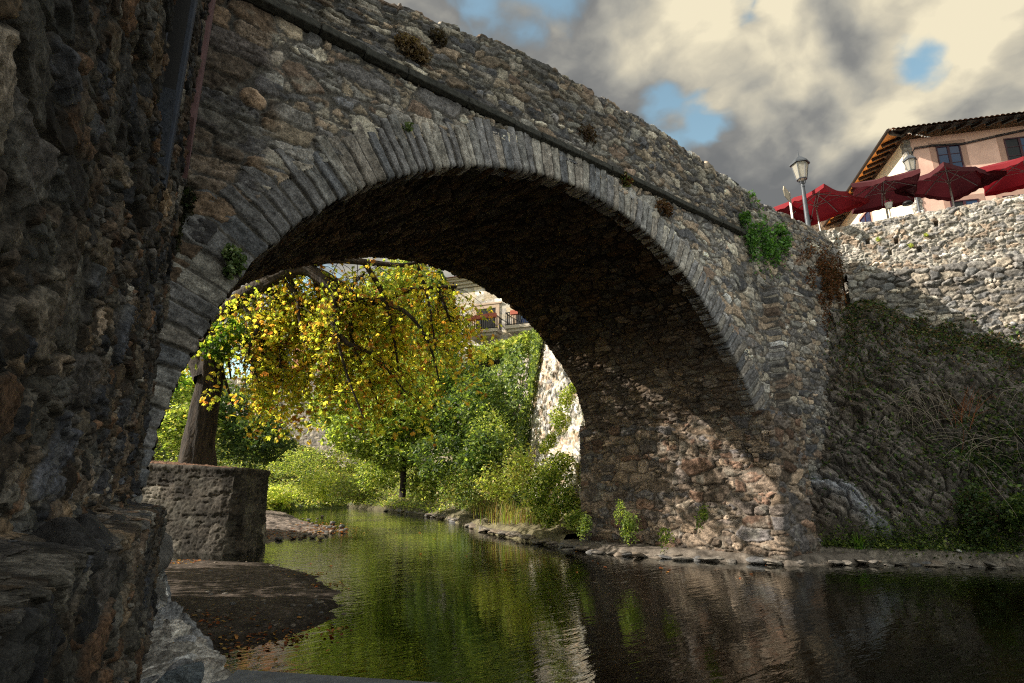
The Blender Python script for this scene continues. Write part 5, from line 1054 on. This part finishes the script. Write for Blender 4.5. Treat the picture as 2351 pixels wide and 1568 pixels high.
# roof
OV = .75
def tile_base(U, V):      # front slope
    P = np.array(HO)+np.array(ex)*U[..., None]+np.array(ey)*(V-OV)[..., None]; P[..., 2] = ZE+.06+V*.36
    return P, np.zeros(P.shape)+np.array([0, 0, 1.])
def tile_fn(U, V):
    row = V/.30; f_ = row-np.floor(row); h_ = .055*np.abs(np.sin(U*math.pi/.17))**.8+.03*(1-f_)+.015*h01(np.floor(U/.17), np.floor(row), 4)
    c = np.array([.34, .21, .135])*(.6+.9*h01(np.floor(U/.17), np.floor(row), 8))[..., None]; return h_, c
def hip(U, V): return V <= (U+OV)+.02
relief('roof', np.arange(-OV, 13.5, .028), np.concatenate([[0, .02], np.arange(.06, 6.3, .06)]), tile_base, tile_fn, M['stone'], house, hip)
def tile_base2(U, V):
    P = np.array(HO)+np.array(ey)*U[..., None]+np.array(ex)*(V-OV)[..., None]; P[..., 2] = ZE+.06+V*.36; return P, np.zeros(P.shape)+np.array([0, 0, 1.])
relief('roof', np.arange(-OV, 11.5, .028), np.concatenate([[0, .02], np.arange(.06, 6.3, .06)]), tile_base2, tile_fn, M['stone'], house, hip)
mb = MB(); mb.add([hp(-OV, -OV, ZE+.045), hp(13.5, -OV, ZE+.045), hp(13.5, .1, ZE+.045+.85*.36), hp(.1, .1, ZE+.045+.85*.36)], [(0, 1, 2, 3)]); mb.build('soffit_boards', M['wood'], house)
mb = MB(); mb.add([hp(-OV, -OV, ZE+.045), hp(.1, .1, ZE+.045+.85*.36), hp(.1, 11.5, ZE+.045+.85*.36), hp(-OV, 11.5, ZE+.045)], [(0, 1, 2, 3)]); mb.build('soffit_boards', M['orange'], house)
for i in range(26):
    mb = MB(); x_ = -.1+.5*i; mb.bar(hp(x_, -OV+.10, ZE-.03+.03), hp(x_, .05, ZE-.03+.28), .09, .11); mb.build('rafter', M['wood'], house)
for i in range(20):
    mb = MB(); y_ = .25+.52*i; mb.bar(hp(-OV+.10, y_, ZE), hp(.03, y_, ZE+.25), .10, .11); mb.build('rafter', M['wood'], house)
mb = MB(); mb.bar(hp(-OV+.05, -OV+.05, ZE-.02), hp(.1, .1, ZE+.28), .13, .13); mb.build('rafter', M['wood'], house)
mb = MB(); mb.tube([hp(-OV-.05, -OV-.05, ZE+.04), hp(-OV-.05, 11.5, ZE+.0)], .06, 8); mb.build('gutter', M['wood'], house)
def window(px0, py0, px1, py1, open_left=False):
    (xa, za), (xb, zb) = on_front(px0, py0), on_front(px1, py1); x0, x1 = sorted((xa, xb)); z1_, z0_ = max(za, zb), min(za, zb)
    return x0, x1, z0_, z1_
def make_window(x0, x1, z0_, z1_, front=True, opn=False, trim=.2):
    bx = (lambda mb, a, b, d0, d1, c, d: hbox(mb, a, b, d0, d1, c, d)) if front else (lambda mb, a, b, d0, d1, c, d: hbox(mb, d0, d1, a, b, c, d))
    mb = MB(); bx(mb, x0-trim, x0, -.012, .05, z0_-trim, z1_+trim); bx(mb, x1, x1+trim, -.012, .05, z0_-trim, z1_+trim); bx(mb, x0, x1, -.012, .05, z1_, z1_+trim); bx(mb, x0, x1, -.012, .05, z0_-trim, z0_); wf = mb.build('window_trim', M['trim'], house)
    mb = MB(); bx(mb, x0, x1, -.006, .03, z0_, z1_); mb.build('pane', M['dglass'] if opn else M['glass'], wf)
    mb = MB(); f_ = .045; xm = (x0+x1)/2
    for a, b in ((x0, x0+f_), (x1-f_, x1), (xm-.04, xm+.04)): bx(mb, a, b, -.03, -.007, z0_, z1_)
    bx(mb, x0, x1, -.035, -.007, z1_-f_, z1_); bx(mb, x0, x1, -.035, -.007, z0_, z0_+f_)
    for k in range(1, 4): zz = z0_+(z1_-z0_)*k/4; bx(mb, x0, x1, -.02, -.007, zz-.012, zz+.012)
    mb.build('frame', M['winewood'], wf)
    if opn:
        mb = MB(); bx(mb, xm+.05, x1-.04, -.012, -.0065, z0_+.05, z1_-.05); mb.build('pane', M['glass'], wf)
wx0, wz1 = on_front(2147, 338); wx1, _ = on_front(2203, 333); _, wz0 = on_front(2150, 418); make_window(wx0, wx1, wz0, wz1)
vx0, vz1 = on_front(2302, 318); vx1 = vx0+(wx1-wx0)*1.2; make_window(vx0, vx1, wz0, wz1, opn=True)
dx0, dz1 = on_front(2180, 463); dx1, _ = on_front(2245, 455); make_window(dx0, dx1, 8.7, dz1, opn=True)
ex0, _ = on_front(2300, 450); make_window(ex0, ex0+.9, 8.7, dz1, opn=True)
sy0, sz1 = on_side(1997, 478); sy1, _ = on_side(1972, 485); make_window(min(sy0, sy1), max(sy0, sy1), 8.9, sz1, front=False, trim=.15)
mb = MB()
pts = [hp(.05, -.05, 8.6+3.2), hp(.12, -.06, ZE-.75), hp(.3, -.06, ZE-.45), hp(.9, -.05, ZE-.42), hp(1.9, -.05, ZE-.5), hp(3.2, -.05, ZE-.32), hp(4.5, -.05, ZE-.18), hp(7, -.05, ZE-.2), hp(10, -.05, ZE-.12)]
mb.tube(pts, .022, 6); mb.tube([p+Vector((0, 0, .05)) for p in pts[2:]], .014, 5); mb.build('cable', M['black'], house)
# small lower house with stone wall seen under the second parasol
sh = empty('stone_house', Q(1905, 520, 27), 'small stone walled house glimpsed under the red parasols', 'house')
c0 = Q(1900, 560, 27); fpl2, L2, _ = polyplan([(Q(1800, 600, 27).x, Q(1800, 600, 27).y), (Q(1975, 600, 27).x, Q(1975, 600, 27).y)])
relief('wall', np.arange(0, L2, .06), np.arange(8.3, Q(1905, 478, 27).z, .06), wallbase(fpl2), lambda U, V: stones(U, V, .33, .2, 1050, [(.34, .24, .17), (.28, .2, .15), (.22, .18, .15)], (.40, .30, .22))[:2], M['stone'], sh)
mb = MB()
for k in range(7): p = Q(1935-k*5, 470+k*10, 24); mb.bar(p, p+ex*.9, .14, .10)
# flower pot on its post by the wall
fp = Q(2040, 468, 16.0); pot = empty('flower_pot', (fp.x, fp.y, fp.z-.15), 'white hanging flower pot with pink flowers beside a parasol pole', 'flower pot')
mb = MB(); mb.lathe((fp.x, fp.y, fp.z-.16), [(.07, 0), (.11, .18)], 12); mb.build('pot', M['white'], pot)
mb = MB(); mb.tube([Vector((fp.x, fp.y, fp.z-.16)), Vector((fp.x, fp.y, 8.3))], .012, 5); mb.build('stand', M['alu'], pot)
leaves('flowers', puff((fp.x, fp.y, fp.z+.07), (.10, .10, .07), 160, .1), .04, [(.45, .08, .25), (.08, .15, .04), (.5, .15, .35)], M['leaf'], pot)
bl = Q(2083, 462, 15.4); mb = MB(); mb.lathe((bl.x, bl.y, bl.z-.10), [(.14, 0), (.13, .05), (.10, .09), (.05, .11)], 14); tag(mb.build('dome_light', M['black'], smooth=True), 'small black dome on top of the terrace wall near the house corner', 'dome light')

# =================================================================== FAR BUILDINGS
gx = Vector((.94*math.cos(YAW)-.34*math.sin(YAW), -.94*math.sin(YAW)-.34*math.cos(YAW), 0)); gy = Vector((-gx.y, gx.x, 0))
FO = Q(1030, 765, 36); FO.z = 0; pal_b = empty('pale_stone_building', FO, 'pale ashlar stone palace with balconies seen through the arch', 'building')
def gp_(x_, y_, z_): return FO+gx*x_+gy*y_+Vector((0, 0, z_))
def gbox(mb, x0, x1, y0, y1, z0, z1): mb.add([gp_(x_, y_, z_) for x_ in (x0, x1) for y_ in (y0, y1) for z_ in (z0, z1)], [(0, 1, 3, 2), (4, 6, 7, 5), (0, 4, 5, 1), (2, 3, 7, 6), (0, 2, 6, 4), (1, 5, 7, 3)])
def on_g(px, py):
    v = ray(px, py); o0 = Vector((0, 0, HCAM)); t_ = (FO-o0).dot(gy)/v.dot(gy); p = o0+v*t_; return (p-FO).dot(gx), p.z
ZC = on_g(1090, 658)[1]
def g_base(U, V): P = np.array(FO)+np.array(gx)*U[..., None]; P[..., 2] = V; return P, np.zeros(P.shape)-np.array(gy)
relief('wall', np.arange(-1, 12, .05), np.arange(3, ZC, .05), g_base, lambda U, V: (lambda r_: (r_[0]*.35, r_[1]))(stones(U, V, .62, .36, 1100, [(.50, .44, .35), (.44, .41, .37), (.56, .47, .34), (.40, .37, .34), (.54, .50, .42)], (.40, .36, .30), .02, .015, .06, .01, .002, .03, .5, .4, 8, .0, .12)), M['ashlar'], pal_b)
mb = MB(); gbox(mb, -1, -.97, 0, 9, 3, ZC); gbox(mb, 11.9, 12, 0, 9, 3, ZC); gbox(mb, -1, 12, 8.9, 9, 3, ZC); mb.build('rear_walls', M['ashlar'] if False else M['cream'], pal_b)
mb = MB()
for i, (o_, h0, h1) in enumerate(((.12, 0, .18), (.25, .18, .38), (.42, .38, .52), (.55, .52, .62))): gbox(mb, -1-o_, 12+o_, -o_, .3, ZC+h0, ZC+h1)
mb.build('cornice', plain('cornice_stone', (.48, .42, .33), .9, 0, .1), pal_b)
mb = MB(); zr = ZC+.62
V = [gp_(-1.7, -.7, zr), gp_(12.7, -.7, zr), gp_(12.7, 4.5, zr+2.2), gp_(2.5, 4.5, zr+2.2), gp_(-1.7, 9.6, zr)]
mb.add(V, [(0, 1, 2, 3), (0, 3, 4)])
rfm, t, b = new_mat('far_roof'); ob = t.add('ShaderNodeTexCoord').outputs['Object']
wv_ = t.add('ShaderNodeTexWave', {'Vector': t.add('ShaderNodeMapping', {'Vector': ob, 'Rotation': (0, 0, -math.atan2(gx.y, gx.x))}).outputs[0], 'Scale': 1.2}).outputs['Fac']
t.l.new(t.mix(wv_, (.22, .07, .05), (.48, .17, .12)), b.inputs['Base Color']); b.inputs['Roughness'].default_value = .9
mb.build('roof', rfm, pal_b)
def balcony_window(px, py0, py1, w_, opn=True):
    x_, z1_ = on_g(px, py0); z0_ = on_g(px, py1)[1]
    mb = MB(); 
    for a, b in ((x_-w_/2-.25, x_-w_/2), (x_+w_/2, x_+w_/2+.25)): gbox(mb, a, b, -.08, .1, z0_, z1_+.25)
    gbox(mb, x_-w_/2, x_+w_/2, -.08, .1, z1_, z1_+.25); gbox(mb, x_-w_/2-.4, x_+w_/2+.4, -.12, .1, z1_+.25, z1_+.36); wf = mb.build('window_surround', plain('surround', (.50, .38, .28), .9), pal_b)
    mb = MB(); gbox(mb, x_-w_/2, x_+w_/2, -.045, .02, z0_, z1_); mb.build('pane', M['dglass'] if opn else M['glass'], wf)
    mb = MB(); gbox(mb, x_-w_/2, x_-w_/2+.32, -.07, -.05, z0_, z1_-.1); mb.build('shutter', M['black'], wf)
    bw = w_/2+.45; mb = MB(); gbox(mb, x_-bw, x_+bw, -.95, .0, z0_-.22, z0_-.02); gbox(mb, x_-bw+.15, x_+bw-.15, -.8, .0, z0_-.4, z0_-.22); bf = mb.build('balcony', plain('balcony_stone', (.5, .44, .35), .9), pal_b)
    mb = MB(); n = 17
    for k in range(n+1): xx = x_-bw+.06+(2*bw-.12)*k/n; gbox(mb, xx-.016, xx+.016, -.92, -.888, z0_-.02, z0_+.78)
    for yy in (-.7, -.45, -.2):
        for xx in (x_-bw+.06, x_+bw-.06): gbox(mb, xx-.016, xx+.016, yy-.016, yy+.016, z0_-.02, z0_+.78)
    gbox(mb, x_-bw+.03, x_+bw-.03, -.935, -.87, z0_+.78, z0_+.83); gbox(mb, x_-bw+.03, x_+bw-.03, -.935, -.87, z0_+.02, z0_+.06)
    for xx in (x_-bw+.06, x_+bw-.06): gbox(mb, xx-.03, xx+.03, -.87, 0, z0_+.78, z0_+.83)
    mb.build('railing', M['black'], bf)
    return x_, z0_, bw
x_, z_, bw = balcony_window(1117, 709, 764, 1.35)
x2_, z2_, bw2 = balcony_window(1208, 690, 752, 1.3, False)
def flower_box(xc, zc, lab):
    e_ = empty('flower_box', gp_(xc, -1.05, zc), lab, 'flower box', 'terracotta flower boxes on the balconies'); mb = MB(); gbox(mb, xc-.37, xc+.37, -1.16, -.94, zc-.28, zc); mb.build('box', M['terracotta'], e_, bevel=.02)
    leaves('flowers', puff(gp_(xc, -1.05, zc+.1), (.25, .1, .14), 70, .1), .09, [(.6, .45, .04), (.10, .2, .03), (.55, .35, .03)], M['leaf'], e_)
for i, lab in enumerate(('left terracotta flower box on the open balcony', 'middle terracotta flower box on the open balcony', 'right terracotta flower box on the open balcony')): flower_box(x_-bw+.38+i*.74, z_+.86+.03*i, lab)
for i, lab in enumerate(('left terracotta flower box on the right hand balcony', 'right terracotta flower box on the right hand balcony')): flower_box(x2_-bw2+.8+i*.85, z2_+.86, lab)

# ochre house and its stone basement behind the chestnut
oh = empty('ochre_house', VF(-7, 36, 0), 'ochre house with tiled roof and white windows behind the chestnut', 'house')
O0 = VF(-26.5, 56, 0); ox = (VF(-12.3, 51, 0)-O0).normalized(); oy = Vector((-ox.y, ox.x, 0))
def op(x_, y_, z_): return O0+ox*x_+oy*y_+Vector((0, 0, z_))
def obox(mb, x0, x1, y0, y1, z0, z1): mb.add([op(x_, y_, z_) for x_ in (x0, x1) for y_ in (y0, y1) for z_ in (z0, z1)], [(0, 1, 3, 2), (4, 6, 7, 5), (0, 4, 5, 1), (2, 3, 7, 6), (0, 2, 6, 4), (1, 5, 7, 3)])
mb = MB(); obox(mb, 0, 14.5, 0, 8, 12, 18.3); mb.build('wall', M['brickred'], oh)
mb = MB(); mb.add([op(-.6, -.8, 18.2), op(15.2, -.8, 18.2), op(15.2, 4, 20.6), op(-.6, 4, 20.6), op(15.2, 9, 18.2), op(-.6, 9, 18.2)], [(0, 1, 2, 3), (3, 2, 4, 5), (0, 3, 5), (1, 4, 2)]); mb.build('roof', M['redtile'], oh)
mb = MB(); obox(mb, 12.1, 13.1, 2.6, 3.5, 19.4, 21.9); obox(mb, 12.0, 13.2, 2.5, 3.6, 21.9, 22.05); mb.build('chimney', M['redtile'], oh)
for i in range(5):
    for z_ in (13., 15.8):
        mb = MB(); x0 = 1+i*2.8; obox(mb, x0, x0+1.4, -.05, .05, z_, z_+1.7); wfo = mb.build('window', M['white'], oh); mb = MB()
        for k in (0, 1): obox(mb, x0+.1+k*.63, x0+.63+k*.63, -.065, -.051, z_+.1, z_+1.6)
        mb.build('pane', M['glass'], wfo)
ipl2, IL2, _ = polyplan([tuple(op(-6, -.4, 0).xy), tuple(op(15.5, -.4, 0).xy), tuple(op(18, 6, 0).xy)])
bs_ = empty('stone_basement', op(6, -.4, 0), 'grey rubble basement wall rising behind the chestnut leaves', 'wall')
relief('wall', np.arange(0, IL2, .08), np.arange(3, 12.1, .08), wallbase(ipl2), lambda U, V: stones(U, V, .45, .28, 1200, [(.26, .23, .20), (.2, .185, .17), (.32, .28, .23)], (.26, .23, .2), .06)[:2], M['stone'], bs_)
# far trees closing the view to the left
for i, (x_, y_, F, lab) in enumerate(((380, 930, 30, 'pale green bushes on the far bank at the left edge of the arch'), (430, 860, 33, 'green bushes behind the chestnut trunk'), (560, 960, 31, 'dark shrubbery low behind the yellow boughs'))):
    shrub('far_bush', lab, 'bush', [(Q(x_, y_, F), (1.9, 1.9, 1.8), 4200), (Q(x_+40, y_+50, F-1), (1.6, 1.6, 1.3), 2500)], .19, (BRIGHT+GREEN, GREEN, DARK)[i])
